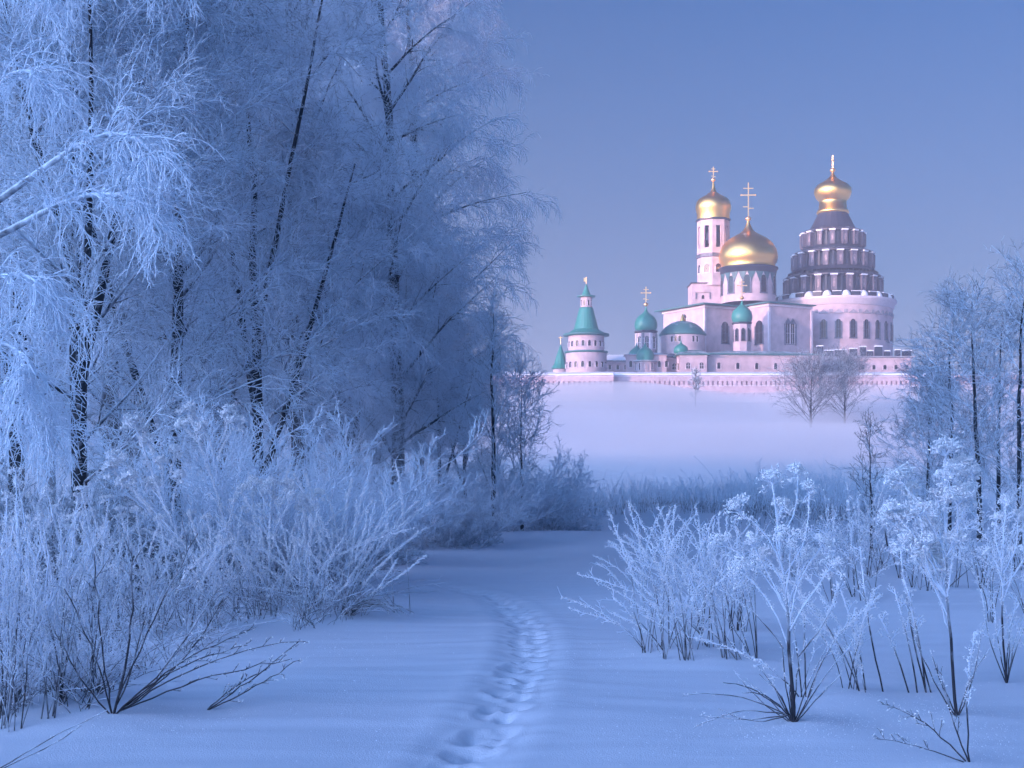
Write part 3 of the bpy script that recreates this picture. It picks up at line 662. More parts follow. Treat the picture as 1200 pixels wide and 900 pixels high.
w = Weed(440, 40, 826, 'pair of pale reed stalks crossing in front of the bottom left weeds', 'weed', 'reed_stalk', GL)
w.stem(w.loc(10, 830), w.loc(72, 680), .007, .007, .6, 1.1, .02, 10, 80); w.stem(w.loc(30, 828), w.loc(62, 690, .1), .006, .006, .7, 1.1, -.03, 10, 60)
w.stem(w.loc(45, 822), w.loc(58, 650, .1), .006, .006, .7, 1.1, -.03, 10, 60)
w.done()
w = Weed(441, -15, 905, 'two long thin twigs leaning over the snow at the bottom left corner', 'weed', 'dried_twig', GL)
w.stem(w.loc(0, 900), w.loc(125, 832, .2), .004, .003, .1, .6, .03, 10, 20); w.stem(w.loc(-10, 905), w.loc(95, 850, .1), .004, .003, .1, .3, .05, 10, 20)
w.done()
w = Weed(442, 338, 690, 'slanting frosted stalk leaning over the snow right of the dark twiggy shrub', 'weed', 'reed_stalk', GL)
w.stem(w.loc(285, 770), w.loc(356, 672, .1), .006, .007, .2, 1.0, .02, 10, 60)
w.done()

# low tangled grass between the weeds (nobody could count it)
def tangle():
    rs = np.random.RandomState(19); P = []; n = 4500
    px = rs.uniform(-60, 430, n); py = rs.uniform(690, 842, n) - 0 * px
    lim = np.interp(px, [-60, 100, 180, 250, 400, 430], [842, 838, 770, 752, 732, 726])
    k = (py < lim) & (vnoise(px / 26., py / 12., 31) > -.35); px, py = px[k], py[k]
    Y = CAMZ * F / (py - HY); X = (px - CX) / F * Y; z = ground_z(X, Y); n = len(X)
    H = rs.uniform(.15, .62, n) * np.interp(Y, [9, 20], [.8, 1.1]); K = 7; t = np.linspace(0, 1, K)[None, :, None]
    lean = rs.randn(n, 2) * .45; b = np.stack([X, Y, z - .03], -1)[:, None, :]
    d = np.stack([lean[:, 0], lean[:, 1], np.ones(n)], -1)[:, None, :] * H[:, None, None]
    bend = np.stack([lean[:, 0] * .8 + rs.randn(n) * .2, rs.randn(n) * .3, -.35 * np.abs(lean[:, 0]) - .1], -1)[:, None, :] * H[:, None, None]
    Pp = b + d * t + bend * t ** 2; R = (rs.uniform(.0022, .0042, n)[:, None]) * np.linspace(1, .8, K)[None]
    tb = Tubes(); tb.add(Pp, R, 3, frost=np.clip(np.linspace(.0, .9, K)[None] * rs.uniform(.3, 1.2, (n, 1)), 0, 1))
    p2, r2 = grow(rs, Pp, R, 3, .35, 1, .12, 38, 4, .2, .25, .9, .003, .7, .3, .2, .0028); tb.add(p2, r2, 3, frost=.75 + 0 * r2)
    o = link('frosted_grass', tb.mesh('frosted_grass'), M['weed']); tag(o, 'low tangle of frosted grass under the weeds on the left', 'grass', kind='stuff')
tangle()
def fallen():
    rs = np.random.RandomState(29); C = []
    for (px, py, sx, sy, n) in ((930, 848, 60, 10, 420), (1120, 842, 70, 14, 420), (1010, 815, 80, 14, 300), (812, 768, 70, 10, 260), (130, 838, 110, 10, 420), (300, 745, 120, 12, 420), (640, 850, 260, 30, 220), (1150, 880, 60, 12, 120)):
        x = px + rs.randn(n) * sx; y = np.clip(py + rs.randn(n) * sy, 700, 905); Y = CAMZ * F / (y - HY); X = (x - CX) / F * Y
        C.append(np.stack([X, Y, ground_z(X, Y) + .001], -1))
    C = np.concatenate(C); o = link('fallen_rime', grains('fallen_rime', C, rs.uniform(.0012, .0034, len(C)), rs), M['rime']); tag(o, 'crumbs of rime fallen on the snow under the weeds', kind='stuff')
fallen()

# reeds and grass standing along the far edge of the clearing (nobody could count them)
def reeds():
    rs = np.random.RandomState(9); n = 3600
    px = rs.uniform(600, 1130, n); Y = rs.uniform(58, 86, n) - 14 * (px > 850) * rs.rand(n) ; X = (px - CX) / F * Y
    dens = vnoise(X * .7, Y * .35, 3); keep = (rs.rand(n) < (.55 + .6 * dens + .25 * (px > 850))); X, Y, px = X[keep], Y[keep], px[keep]; n = len(X)
    H = (1.0 + .9 * rs.rand(n) ** 2 + .5 * np.clip(vnoise(X * .5, Y * .3, 8), 0, 1) + .9 * (rs.rand(n) < .04)) * np.where(px > 850, 1.0, .85)
    K = 6; t = np.linspace(0, 1, K)[None, :, None]; z = ground_z(X, Y)
    b = np.stack([X, Y, z - .05], -1)[:, None, :]; d = np.stack([rs.randn(n) * .16, rs.randn(n) * .16, np.ones(n)], -1)[:, None, :] * H[:, None, None]
    bend = np.stack([rs.randn(n) * .2, rs.randn(n) * .2, -.1 * np.ones(n)], -1)[:, None, :] * H[:, None, None]
    P = b + d * t + bend * t ** 2; R = np.full((n, K), .011) * np.linspace(1, .7, K)[None]
    tb = Tubes(); tb.add(P, R, 3, frost=np.linspace(.2, .85, K)[None] + 0 * R)
    p2, r2 = grow(rs, P, R, 5, .3, 1, .32, 32, 4, .2, .2, .9, .008, .7, .3, .2, .007); tb.add(p2, r2, 3, frost=.8 + 0 * r2)
    o = link('reeds', tb.mesh('reeds'), M['twig']); tag(o, 'band of frosted reeds and dry grass along the far edge of the snow', 'reeds', kind='stuff')
reeds()

# ------------------------------------------------------------------ the monastery
class MB:
    def __init__(s): s.v = []; s.f = []; s.sm = []
    def add(s, vs, fs, smooth=False):
        n = len(s.v); s.v += [tuple(map(float, v)) for v in vs]; s.f += [tuple(n + i for i in f) for f in fs]; s.sm += [smooth] * len(fs); return s
    def box(s, x0, x1, y0, y1, z0, z1):
        return s.add([(x0, y0, z0), (x1, y0, z0), (x1, y1, z0), (x0, y1, z0), (x0, y0, z1), (x1, y0, z1), (x1, y1, z1), (x0, y1, z1)],
                     [(0, 3, 2, 1), (4, 5, 6, 7), (0, 1, 5, 4), (1, 2, 6, 5), (2, 3, 7, 6), (3, 0, 4, 7)])
    def lathe(s, prof, n=32, c=(0, 0), smooth=True, ph=0.0, a0=0, a1=2 * PI):
        full = abs(a1 - a0 - 2 * PI) < 1e-6; m = n if full else n + 1
        A = [a0 + ph + (a1 - a0) * i / n for i in range(m)]
        vs = [(c[0] + r * math.cos(a), c[1] + r * math.sin(a), z) for (r, z) in prof for a in A]; fs = []
        for k in range(len(prof) - 1):
            for i in range(n):
                j = (i + 1) % m; fs.append((k * m + i, k * m + j, (k + 1) * m + j, (k + 1) * m + i))
        return s.add(vs, fs, smooth)
    def map(s, fn, vs, fs): return s.add([fn(*v) for v in vs], fs)
    def arch(s, fn, u, z, w, h, o0, o1, seg=7, pointed=False):
        """filled arched slab: u centre, z sill, from offset o0 to o1 along the outward normal"""
        r = w / 2; pts = [(u - r, z), (u + r, z)] + [(u + r * math.cos(a), z + h - r + r * math.sin(a)) for a in [PI * i / seg for i in range(seg + 1)]]
        n = len(pts); vs = [fn(p[0], p[1], o1) for p in pts] + [fn(p[0], p[1], o0) for p in pts]
        return s.add(vs, [tuple(range(n))] + [(i, i + n, (i + 1) % n + n, (i + 1) % n) for i in range(n)])
    def archring(s, fn, u, z, w, h, t, o0, o1, seg=7, sill=True):
        def ring(r, zz, hh): return [(u - r, zz)] + [(u + r * math.cos(a), zz + hh) for a in [PI - PI * i / seg for i in range(seg + 1)]] + [(u + r, zz)]
        a = ring(w / 2, z, h - w / 2); b = ring(w / 2 + t, z, h - w / 2); n = len(a)
        vs = [fn(p[0], p[1], o1) for p in a] + [fn(p[0], p[1], o1) for p in b] + [fn(p[0], p[1], o0) for p in a] + [fn(p[0], p[1], o0) for p in b]; fs = []
        for i in range(n - 1): fs += [(i, i + 1, n + i + 1, n + i), (n + i, n + i + 1, 3 * n + i + 1, 3 * n + i), (2 * n + i, i, i + 1, 2 * n + i + 1)[::-1]]
        s.add(vs, fs)
        if sill: s.slab(fn, u - w / 2 - t * 1.3, u + w / 2 + t * 1.3, z - t * .8, z - .003, o0, o1 * 1.2)
        return s
    def slab(s, fn, u0, u1, z0, z1, o0, o1):
        c = [(u0, z0), (u1, z0), (u1, z1), (u0, z1)]
        return s.add([fn(a, b, o1) for a, b in c] + [fn(a, b, o0) for a, b in c], [(0, 1, 2, 3), (0, 4, 5, 1), (1, 5, 6, 2), (2, 6, 7, 3), (3, 7, 4, 0)])
    def build(s, name, mat, parent=None):
        me = bpy.data.meshes.new(name); me.from_pydata(s.v, [], s.f)
        me.polygons.foreach_set('use_smooth', s.sm); me.update()
        return link(name, me, mat, parent)

def flat(ox, oy, ang):
    """mapping (u, z, out) on a vertical plane through ox, oy running along ang; out points to the right-hand side of u"""
    c, s = math.cos(ang), math.sin(ang)
    return lambda u, z, o: (ox + u * c + o * s, oy + u * s - o * c, z)
def drumf(r, a, c=(0, 0)):
    """plane tangent to a drum of radius r at angle a (a measured from +x); outward is radial"""
    return flat(c[0] + r * math.cos(a), c[1] + r * math.sin(a), a + PI / 2)

def window(parent, fn, u, z, w, h, t=.14, mat='trim', name='window', bars=True):
    g = MB().arch(fn, u, z, w, h, -.05, .03).build(name, M['glass'], parent)
    m = MB().archring(fn, u, z, w, h, t, 0, .16)
    if bars and w > .9:
        m.slab(fn, u - .05, u + .05, z, z + h - .05, .03, .08); m.slab(fn, u - w / 2, u + w / 2, z + h * .45, z + h * .45 + .08, .03, .075)
    m.build('frame', M[mat], g); return g

def onion(r, zb, ht, neck=.78, tip=.04, n=14, bulge=.28):
    """profile of an onion dome: radius r at its widest, from zb up ht to the spire tip"""
    P = [(r * neck, zb)]
    for (a, b) in ((.90, .05), (.97, .12), (1.0, .20), (.995, .28), (.96, .37), (.885, .46), (.78, .54), (.63, .61), (.46, .67), (.31, .72), (.19, .775), (.125, .84), (.075, .91), (.05, .96), (tip, 1.0)):
        P.append((r * a, zb + ht * b))
    return P

def cross(parent, z, h, rz=0.0, c=(0, 0), w=.12, mat='goldcross', ball=True, bw=.46):
    m = MB(); cs, sn = math.cos(rz), math.sin(rz)
    def bar(x0, x1, z0, z1, t=w):
        pts = [(x0, -t / 2), (x1, -t / 2), (x1, t / 2), (x0, t / 2)]
        q = [(c[0] + a * cs - b * sn, c[1] + a * sn + b * cs) for a, b in pts]
        m.add([(*p, z0) for p in q] + [(*p, z1) for p in q], [(0, 3, 2, 1), (4, 5, 6, 7), (0, 1, 5, 4), (1, 2, 6, 5), (2, 3, 7, 6), (3, 0, 4, 7)])
    bar(-w / 2, w / 2, z, z + h)
    bar(-h * bw / 2, -w / 2 - .002, z + h * .66, z + h * .66 + w); bar(w / 2 + .002, h * bw / 2, z + h * .66, z + h * .66 + w)
    bar(-h * .13, -w / 2 - .002, z + h * .84, z + h * .84 + w * .8); bar(w / 2 + .002, h * .13, z + h * .84, z + h * .84 + w * .8)
    bar(-h * .14, -w / 2 - .002, z + h * .36, z + h * .36 + w * .8); bar(w / 2 + .002, h * .14, z + h * .32, z + h * .32 + w * .8)
    for ex in (-h * bw / 2, h * bw / 2): m.lathe([(.001, z + h * .66 - w * .5), (w * 1.0, z + h * .66 + w * .5), (.001, z + h * .66 + w * 1.6)], 8, (c[0] + ex * cs, c[1] + ex * sn))
    if ball: m.lathe([(.001, z - w * .4), (w * 2.0, z + w * .6), (w * 2.8, z + w * 2), (w * 2, z + w * 3.4), (.001, z + w * 4.4)], 12, c)
    return m.build('cross', M[mat], parent)

BZ = 21.6   # plateau
def thing(name, px, Y, label, cat='building', rz=0.0, group=None, z=BZ):
    return tag(empty(name, ((px - CX) / F * Y, Y, z), rz), label, cat, group)
def zz(py, Y): return CAMZ + (HY - py) / F * Y - BZ     # local height of a photograph row
TH = math.radians(30)

# --- the fortress wall: the recessed loopholes are gaps between real piers
def fortress_wall(name, pxa, pxb, Ya, Yb, label, ytop=437.5):
    a = Vector(((pxa - CX) / F * Ya, Ya, 0)); b = Vector(((pxb - CX) / F * Yb, Yb, 0)); L = (b - a).length; ang = math.atan2(b.y - a.y, b.x - a.x)
    t = tag(empty(name, (a.x, a.y, BZ), ang), label, 'wall'); fn = flat(0, 0, 0); U = (Ya + Yb) / 2 / F
    H = zz(ytop, (Ya + Yb) / 2)
    m = MB(); m.box(0, L, .9, 2.4, -4, H - .55)                                     # recessed core
    m.slab(fn, 0, L, -4, H - 5.95, -.95, 0)                                             # lower body
    m.slab(fn, 0, L, H - 5.15, H - 3.35, -.95, 0)
    m.slab(fn, 0, L, H - 2.05, H - .55, -.95, .06)
    m.build('wall', M['plaster'], t)
    band = MB(); band.slab(fn, 0, L, H - 3.347, H - 3.15, -.95, .12); band.slab(fn, 0, L, H - 5.947, H - 5.78, -.95, .1); band.slab(fn, 0, L, H - .95, H - .75, .06, .2); band.build('string_course', M['trim'], t)
    n = int(L / 1.25); pr = MB()
    for i in range(n + 1):
        u = i * L / n
        pr.slab(fn, max(0, u - .42), min(L, u + .42), H - 3.147, H - 2.053, -.95, .03)
        if i % 2 == 0: pr.slab(fn, max(0, u - 1.0), min(L, u + 1.0), H - 5.777, H - 5.153, -.95, -.02)
    pr.box(0, L, .50, .88, -4, H - .7)
    tag(pr.build('parapet_piers', M['plaster'], t), 'row of piers between the loopholes')
    rf = MB(); 
    N_ = int(L / 2.0); rs = random.Random(3); vs = []; fs = []
    for i in range(N_ + 1):
        u = i * L / N_; d = rs.uniform(-.07, .07)
        vs += [(u, -.45 + rs.uniform(-.08, .08), H - .55), (u, -.35, H - .10 + d), (u, 1.2, H + .42 + d * .5), (u, 2.7, H - .05), (u, 2.7, H - .54)]
    for i in range(N_):
        for k in range(4): fs.append((i * 5 + k, (i + 1) * 5 + k, (i + 1) * 5 + k + 1, i * 5 + k + 1))
        fs.append((i * 5 + 4, (i + 1) * 5 + 4, (i + 1) * 5, i * 5))
    rf.add(vs, fs); rf.build('roof', M['snow'], t)
    return t
fortress_wall('fortress_wall', 652, 719, 370.5, 368.5, 'near bay of the long pale wall, jutting forward under the tented tower')
fortress_wall('fortress_wall', 719.6, 1240, 372, 372, 'long pale fortress wall with snow capped top, running across the hill to the right')
fortress_wall('fortress_wall', 330, 651.4, 372, 372, 'stretch of fortress wall vanishing behind the wood on the left')

# --- tented round tower on the left
def tented_tower():
    Y = 380; U = Y / F; t = thing('round_tower', 687, Y, 'round pale tower with a tall green tented roof and weather vane at the left end', 'tower')
    z = lambda p: zz(p, Y)
    m = MB(); m.lathe([(24 * U, z(445)), (24 * U, z(414)), (21 * U, z(412.5)), (21 * U, z(395)), (21 * U, z(394))], 40); m.build('wall', M['plaster'], t)
    for nm, r0, r1, ya, yb in (('cornice', 21, 27, 394.5, 391.6), ('cornice', 23.8, 25.6, 414.6, 412.2)):
        c = MB(); c.lathe([(r0 * U, z(ya)), (r1 * U, z(ya - .8)), (r1 * U, z(yb)), (r0 * U * .8, z(yb - .8))], 40); c.build(nm, M['greenflat'], t)
    r = MB(); r.lathe([(23.5 * U, z(391.4)), (19 * U, z(389)), (14.6 * U, z(386)), (12.6 * U, z(378)), (10.4 * U, z(370)), (8.4 * U, z(362)), (7.5 * U, z(360.5))], 24, smooth=False); r.build('roof', M['green'], t)
    l = MB(); l.lathe([(6.6 * U, z(362)), (6.6 * U, z(348))], 8, smooth=False); l.build('lantern', M['plaster'], t)
    e = MB(); e.lathe([(6.5 * U, z(348.6)), (11 * U, z(348)), (11 * U, z(347)), (5.2 * U, z(345.6)), (2.6 * U, z(339)), (.6 * U, z(333)), (.01, z(332.6))], 16, smooth=False); e.build('spire', M['green'], t)
    v = MB(); v.lathe([(.35 * U, z(334)), (.3 * U, z(324.5))], 8); v.box(-3.0 * U, -.3 * U, -.03, .03, z(330), z(325.6)); v.build('weather_vane', M['goldcross'], t)
    for rr_, zb, n in ((21, 407, 9), (24, 431.5, 9)):
        for k in range(n * 2):
            a = -PI / 2 + (k - n) * PI / n + .12; window(t, drumf(rr_ * U, a), 0, z(zb), .75, 1.5, .12)
    for k in range(8):
        a = k * PI / 4 + PI / 8; window(t, drumf(6.6 * U * math.cos(PI / 8), a), 0, z(358.5), .55, 1.5, .1)
tented_tower()

def small_tower(px, Y, label):
    U = Y / F; z = lambda p: zz(p, Y); t = thing('wall_tower', px, Y, label, 'tower')
    MB().lathe([(9 * U, z(445)), (9 * U, z(432))], 16).build('wall', M['plaster'], t)
    MB().lathe([(9 * U, z(433)), (11 * U, z(432)), (7.4 * U, z(426)), (5 * U, z(417)), (2.6 * U, z(410)), (.6 * U, z(404)), (.01, z(403.5))], 12, smooth=False).build('roof', M['green'], t)
    MB().lathe([(.3 * U, z(405)), (.3 * U, z(394))], 6).box(-2.4 * U, 2.4 * U, -.06, .06, z(396.2), z(395)).build('weather_vane', M['goldcross'], t)
small_tower(657, 400, 'small wall tower with a pointed green roof peeping out left of the tented tower')

# --- small church with a green onion dome
def small_church():
    Y = 398; U = Y / F; z = lambda p: zz(p, Y); t = thing('church', 757, Y, 'small church with a green onion dome on a narrow drum and a gilded cross', 'church')
    d = MB(); d.lathe([(12.6 * U, z(420)), (12.6 * U, z(389.5))], 8, smooth=False, ph=PI / 8); d.build('drum', M['plaster'], t)
    c = MB(); c.lathe([(12.4 * U, z(391)), (14.2 * U, z(389.8)), (14.2 * U, z(388)), (10 * U, z(387.5))], 8, smooth=False, ph=PI / 8); c.build('cornice', M['slate'], t)
    for k in range(8):
        a = k * PI / 4; R_ = 12.6 * U * math.cos(PI / 8); window(t, drumf(R_, a), 0, z(409), 1.0, 3.4, .3, 'trim')
        a2 = a + PI / 8; p = MB(); p.slab(drumf(12.5 * U, a2), -.35, .35, z(418), z(391.2), -.2, .25); p.build('pilaster', M['ceramic' if k % 2 else 'trim'], t)
    dm = MB(); dm.lathe(onion(13.4 * U, z(388), 29 * U, .80), 32); dm.build('dome', M['green'], t)
    cross(t, z(359), 23 * U, .0, w=.26)
    b = MB(); b.box(-26 * U, 20 * U, -9, 9, -1, z(419)); b.build('wall', M['plaster'], t)
    r = MB(); x0, x1, ya, yb, zb, zt = -28 * U, 22 * U, -9.8, 9.8, z(419) + .003, z(412.5)
    r.add([(x0, ya, zb), (x1, ya, zb), (x1, yb, zb), (x0, yb, zb), (x0 + 8, 0, zt), (x1 - 6, 0, zt)], [(0, 1, 5, 4), (1, 2, 5), (2, 3, 4, 5), (3, 0, 4), (0, 3, 2, 1)]); r.build('roof', M['snowroof'], t)
    for k in range(6): window(t, flat(-26 * U, -9, 0), 1.2 + k * 1.95, z(433), .8, 1.7, .14)
small_church()
def twin_dome(px, Y, r, yb, yt, label, dr, ydr, grp=None, xs=None, name='chapel'):
    U = Y / F; z = lambda p: zz(p, Y); t = thing(name, px, Y, label, 'chapel', group=grp)
    MB().lathe([(dr * U, -1), (dr * U, z(yb + 1))], 12, smooth=False).build('drum', M['plaster'], t)
    MB().lathe([(dr * U * .95, z(yb + 2.4)), ((dr + 2) * U, z(yb + 1.6)), ((dr + 2) * U, z(yb + .4)), (r * .8 * U, z(yb))], 24).build('cornice', M['snowroof'], t)
    MB().lathe(onion(r * U, z(yb), (yb - yt) * U, .86), 24).build('dome', M['green'], t)
    for k in range(10):
        a = k * PI / 5 + PI / 10; window(t, drumf(dr * U * math.cos(PI / 12), a), 0, z(434), .6, 1.9, .14)
    return t
twin_dome(746, 392, 9.5, 422, 402, 'low chapel with a squat green dome, left of the pair under the small church', 11, 430)
twin_dome(756, 389, 10.5, 422.5, 401, 'low chapel with a squat green dome, right of the pair under the small church', 12, 430)
t_ = twin_dome(798, 388, 8.6, 414.5, 399, 'slim chapel with a pointed green cap left of the long low range', 5, 420)

# --- low building with half dome (apse) in front of the cathedral
def apse():
    Y = 404; U = Y / F; z = lambda p: zz(p, Y); t = thing('apse_building', 800, Y, 'rounded building with a snow streaked green half dome below the cathedral', 'building')
    MB().lathe([(26 * U, -1), (26 * U, z(393))], 28).build('wall', M['plaster'], t)
    MB().lathe([(26 * U, z(394)), (27.6 * U, z(393.2)), (27.6 * U, z(392)), (24.5 * U, z(388)), (20.5 * U, z(383.5)), (15 * U, z(379.5)), (8 * U, z(377)), (.01, z(376))], 36).build('roof', M['greenflat'], t)
    for k, a in enumerate((-2.18, -2.0, -1.82, -1.2, -1.0)): window(t, drumf(26 * U, a), 0, z(402.5), .7, 1.6, .12)
    MB().lathe([(4 * U, z(379)), (2.2 * U, z(372)), (.1, z(368))], 10, (0, 0)).build('finial', M['gold'], t)
apse()

# --- generic rotated block: corner towards us
def hip(m, x0, x1, y0, y1, zb, zt, ov=.8, ridge=.35, th=.35):
    a, b, c, d = x0 - ov, x1 + ov, y0 - ov, y1 + ov; ix = (b - a) * ridge; iy = (d - c) * .46
    m.add([(a, c, zb), (b, c, zb), (b, d, zb), (a, d, zb), (a, c, zb + th), (b, c, zb + th), (b, d, zb + th), (a, d, zb + th),
           (a + ix, c + iy, zt), (b - ix, c + iy, zt), (b - ix, d - iy, zt), (a + ix, d - iy, zt)],
          [(0, 3, 2, 1), (0, 1, 5, 4), (1, 2, 6, 5), (2, 3, 7, 6), (3, 0, 4, 7), (4, 5, 9, 8), (5, 6, 10, 9), (6, 7, 11, 10), (7, 4, 8, 11), (8, 9, 10, 11)])

def cathedral():
    Y = 414; U = Y / F; z = lambda p: zz(p, Y); c30, s30 = math.cos(TH), math.sin(TH)
    t = thing('cathedral', 826, Y, 'great pale cathedral under a huge gilded onion dome with green zigzag drum', 'cathedral', rz=TH)
    # local x runs right and away, local y left and away; px width w along x -> w*U/cos30, along y -> w*U/sin30
    # the western arm
    W1 = 75 * U / c30; D1 = 41 * U / s30
    m = MB(); m.box(0, W1, 0, D1, -1, z(357)); 
    # the southern arm stands forward of it
    ox = 74 * U; X2 = ox * c30; Y2 = -ox * s30                   # its near corner (local) at the same depth
    X2 += -2.0 * s30; Y2 += -2.0 * c30
    W2 = 56 * U / c30; D2 = 22 * U / s30 + 14
    m.box(X2, X2 + W2, Y2, Y2 + D2, -1, z(356)); m.build('wall', M['plaster'], t)
    k = MB(); k.box(-.35, W1 - .05, -.35, D1 + .35, z(360) , z(358)); k.box(X2 - .35, X2 + W2 + .35, Y2 - .35, Y2 + D2 - .2, z(359), z(357.2)); k.build('cornice', M['trim'], t)
    r = MB(); hip(r, 0, W1 + 6, 0, D1, z(357) + .004, z(350.5), 2.0, .3); r.build('roof', M['greenflat'], t)
    r = MB(); hip(r, X2, X2 + W2, Y2, Y2 + D2, z(356) + .004, z(350), 1.0, .3); r.build('roof', M['greenflat'], t)
    for (x, y) in ((0, 0), (W1 * .5, 0), (X2, Y2), (X2 + W2, Y2), (X2, Y2 + 8)):
        MB().box(x - .32, x + .32, y - .32, y + .32, -.9, z(361)).build('pilaster', M['trim'], t)
    fs = flat(0, 0, 0); fw = flat(0, 0, -PI / 2)
    # windows of the shaded southern side and of the lit western side
    window(t, fs, 26 * U / c30, z(401), 2.4, 6.4, .3, 'ceramic'); 
    window(t, fs, 45 * U / c30, z(401), 2.2, 6.2, .3, 'ceramic')
    window(t, flat(0, 0, -PI / 2), -20 * U / s30, z(374), 1.6 / s30 * .7, 2.4, .4)
    f2 = flat(X2, Y2, 0)
    for u in (24.2, 30.6): window(t, f2, u * U / c30, z(402), 1.45, 6.6, .12, 'trim')
    pd = MB(); pd.slab(f2, 21 * U / c30, 34 * U / c30, z(403.2), z(378.6) - .004, 0, .022); pd.slab(f2, 21 * U / c30, 34 * U / c30, z(378.6), z(377.4), 0, .35)
    for u in (24.2, 30.6): pd.add([f2((u - 3.4) * U / c30, z(377.2), .3), f2((u + 3.4) * U / c30, z(377.2), .3), f2(u * U / c30, z(372), .3), f2((u - 3.4) * U / c30, z(377.2), 0), f2((u + 3.4) * U / c30, z(377.2), 0), f2(u * U / c30, z(372), 0)], [(0, 1, 2), (0, 2, 5, 3), (1, 4, 5, 2), (0, 3, 4, 1)])
    for u in (20.4, 34.6): pd.slab(f2, (u - .6) * U / c30, (u + .6) * U / c30, z(404), z(378.7), 0, .3)
    pd.build('window_surround', M['ceramic'], t)
    f3 = flat(X2, Y2, -PI / 2)
    window(t, f3, -9 * U / s30, z(402), 3.2, 6.8, .4, 'ceramic')
    # drum and dome: centre at px 877
    cy = 15.0; dx = (277 * (Y + cy) - 226 * Y) / F; Ub = U; U = (Y + cy) / F; z = lambda p: zz(p, Y + cy)
    C_ = (dx * c30 + cy * s30, -dx * s30 + cy * c30)
    R_ = 31.5 * U
    MB().lathe([(R_, z(356)), (R_, z(319))], 48, C_).build('drum', M['plaster'], t)
    e = MB(); e.lathe([(R_ * .99, z(322)), (R_ * 1.04, z(321)), (R_ * 1.04, z(317.5)), (R_ * 1.1, z(316.5)), (R_ * 1.1, z(314.5)), (R_ * .9, z(313.6))], 48, C_); e.build('cornice', M['slate'], t)
    zg = MB()
    for k in range(20):                                            # green teeth hanging from the cornice
        a = (k + .5) * PI / 10 - TH + .1; fn = drumf(R_, a, C_); hw = 1.2
        zg.add([fn(-hw, z(321.9), .10), fn(hw, z(321.9), .10), fn(0, z(334), .10), fn(-hw, z(321.9), -.15), fn(hw, z(321.9), -.15), fn(0, z(334), -.05)], [(0, 2, 1), (0, 3, 5, 2), (1, 2, 5, 4)])
    zg.build('zigzag_band', M['teal'], t)
    for k in range(10):
        a = k * PI / 5 - TH + .1; window(t, drumf(R_ + .02, a, C_), 0, z(346), 1.7, 5.2, .42, 'ceramic', bars=False)
    MB().lathe(onion(34.2 * U, z(314), 56 * U, .93), 64, C_).build('dome', M['gold'], t)
    cross(t, z(259), 45 * U, -TH, C_, w=.34, bw=.36)
cathedral()

def corner_turret():
    Y = 405; U = Y / F; z = lambda p: zz(p, Y); t = thing('chapel_turret', 869.5, Y, 'slender chapel turret with a green onion dome and pink cross in front of the cathedral', 'chapel')
    MB().lathe([(10.6 * U, -1), (10.6 * U, z(379))], 8, smooth=False, ph=PI / 8).build('drum', M['plaster'], t)
    MB().lathe([(10.4 * U, z(380.5)), (12 * U, z(379.6)), (12 * U, z(378)), (9 * U, z(377.6))], 8, smooth=False, ph=PI / 8).build('cornice', M['slate'], t)
    MB().lathe(onion(12.2 * U, z(378), 27 * U, .84), 32).build('dome', M['green'], t)
    cross(t, z(351), 24 * U, 0, w=.24)
    for k in range(8): window(t, drumf(10.6 * U * math.cos(PI / 8), k * PI / 4 + .0), 0, z(400), .9, 3.6, .22, 'pier')
corner_turret()

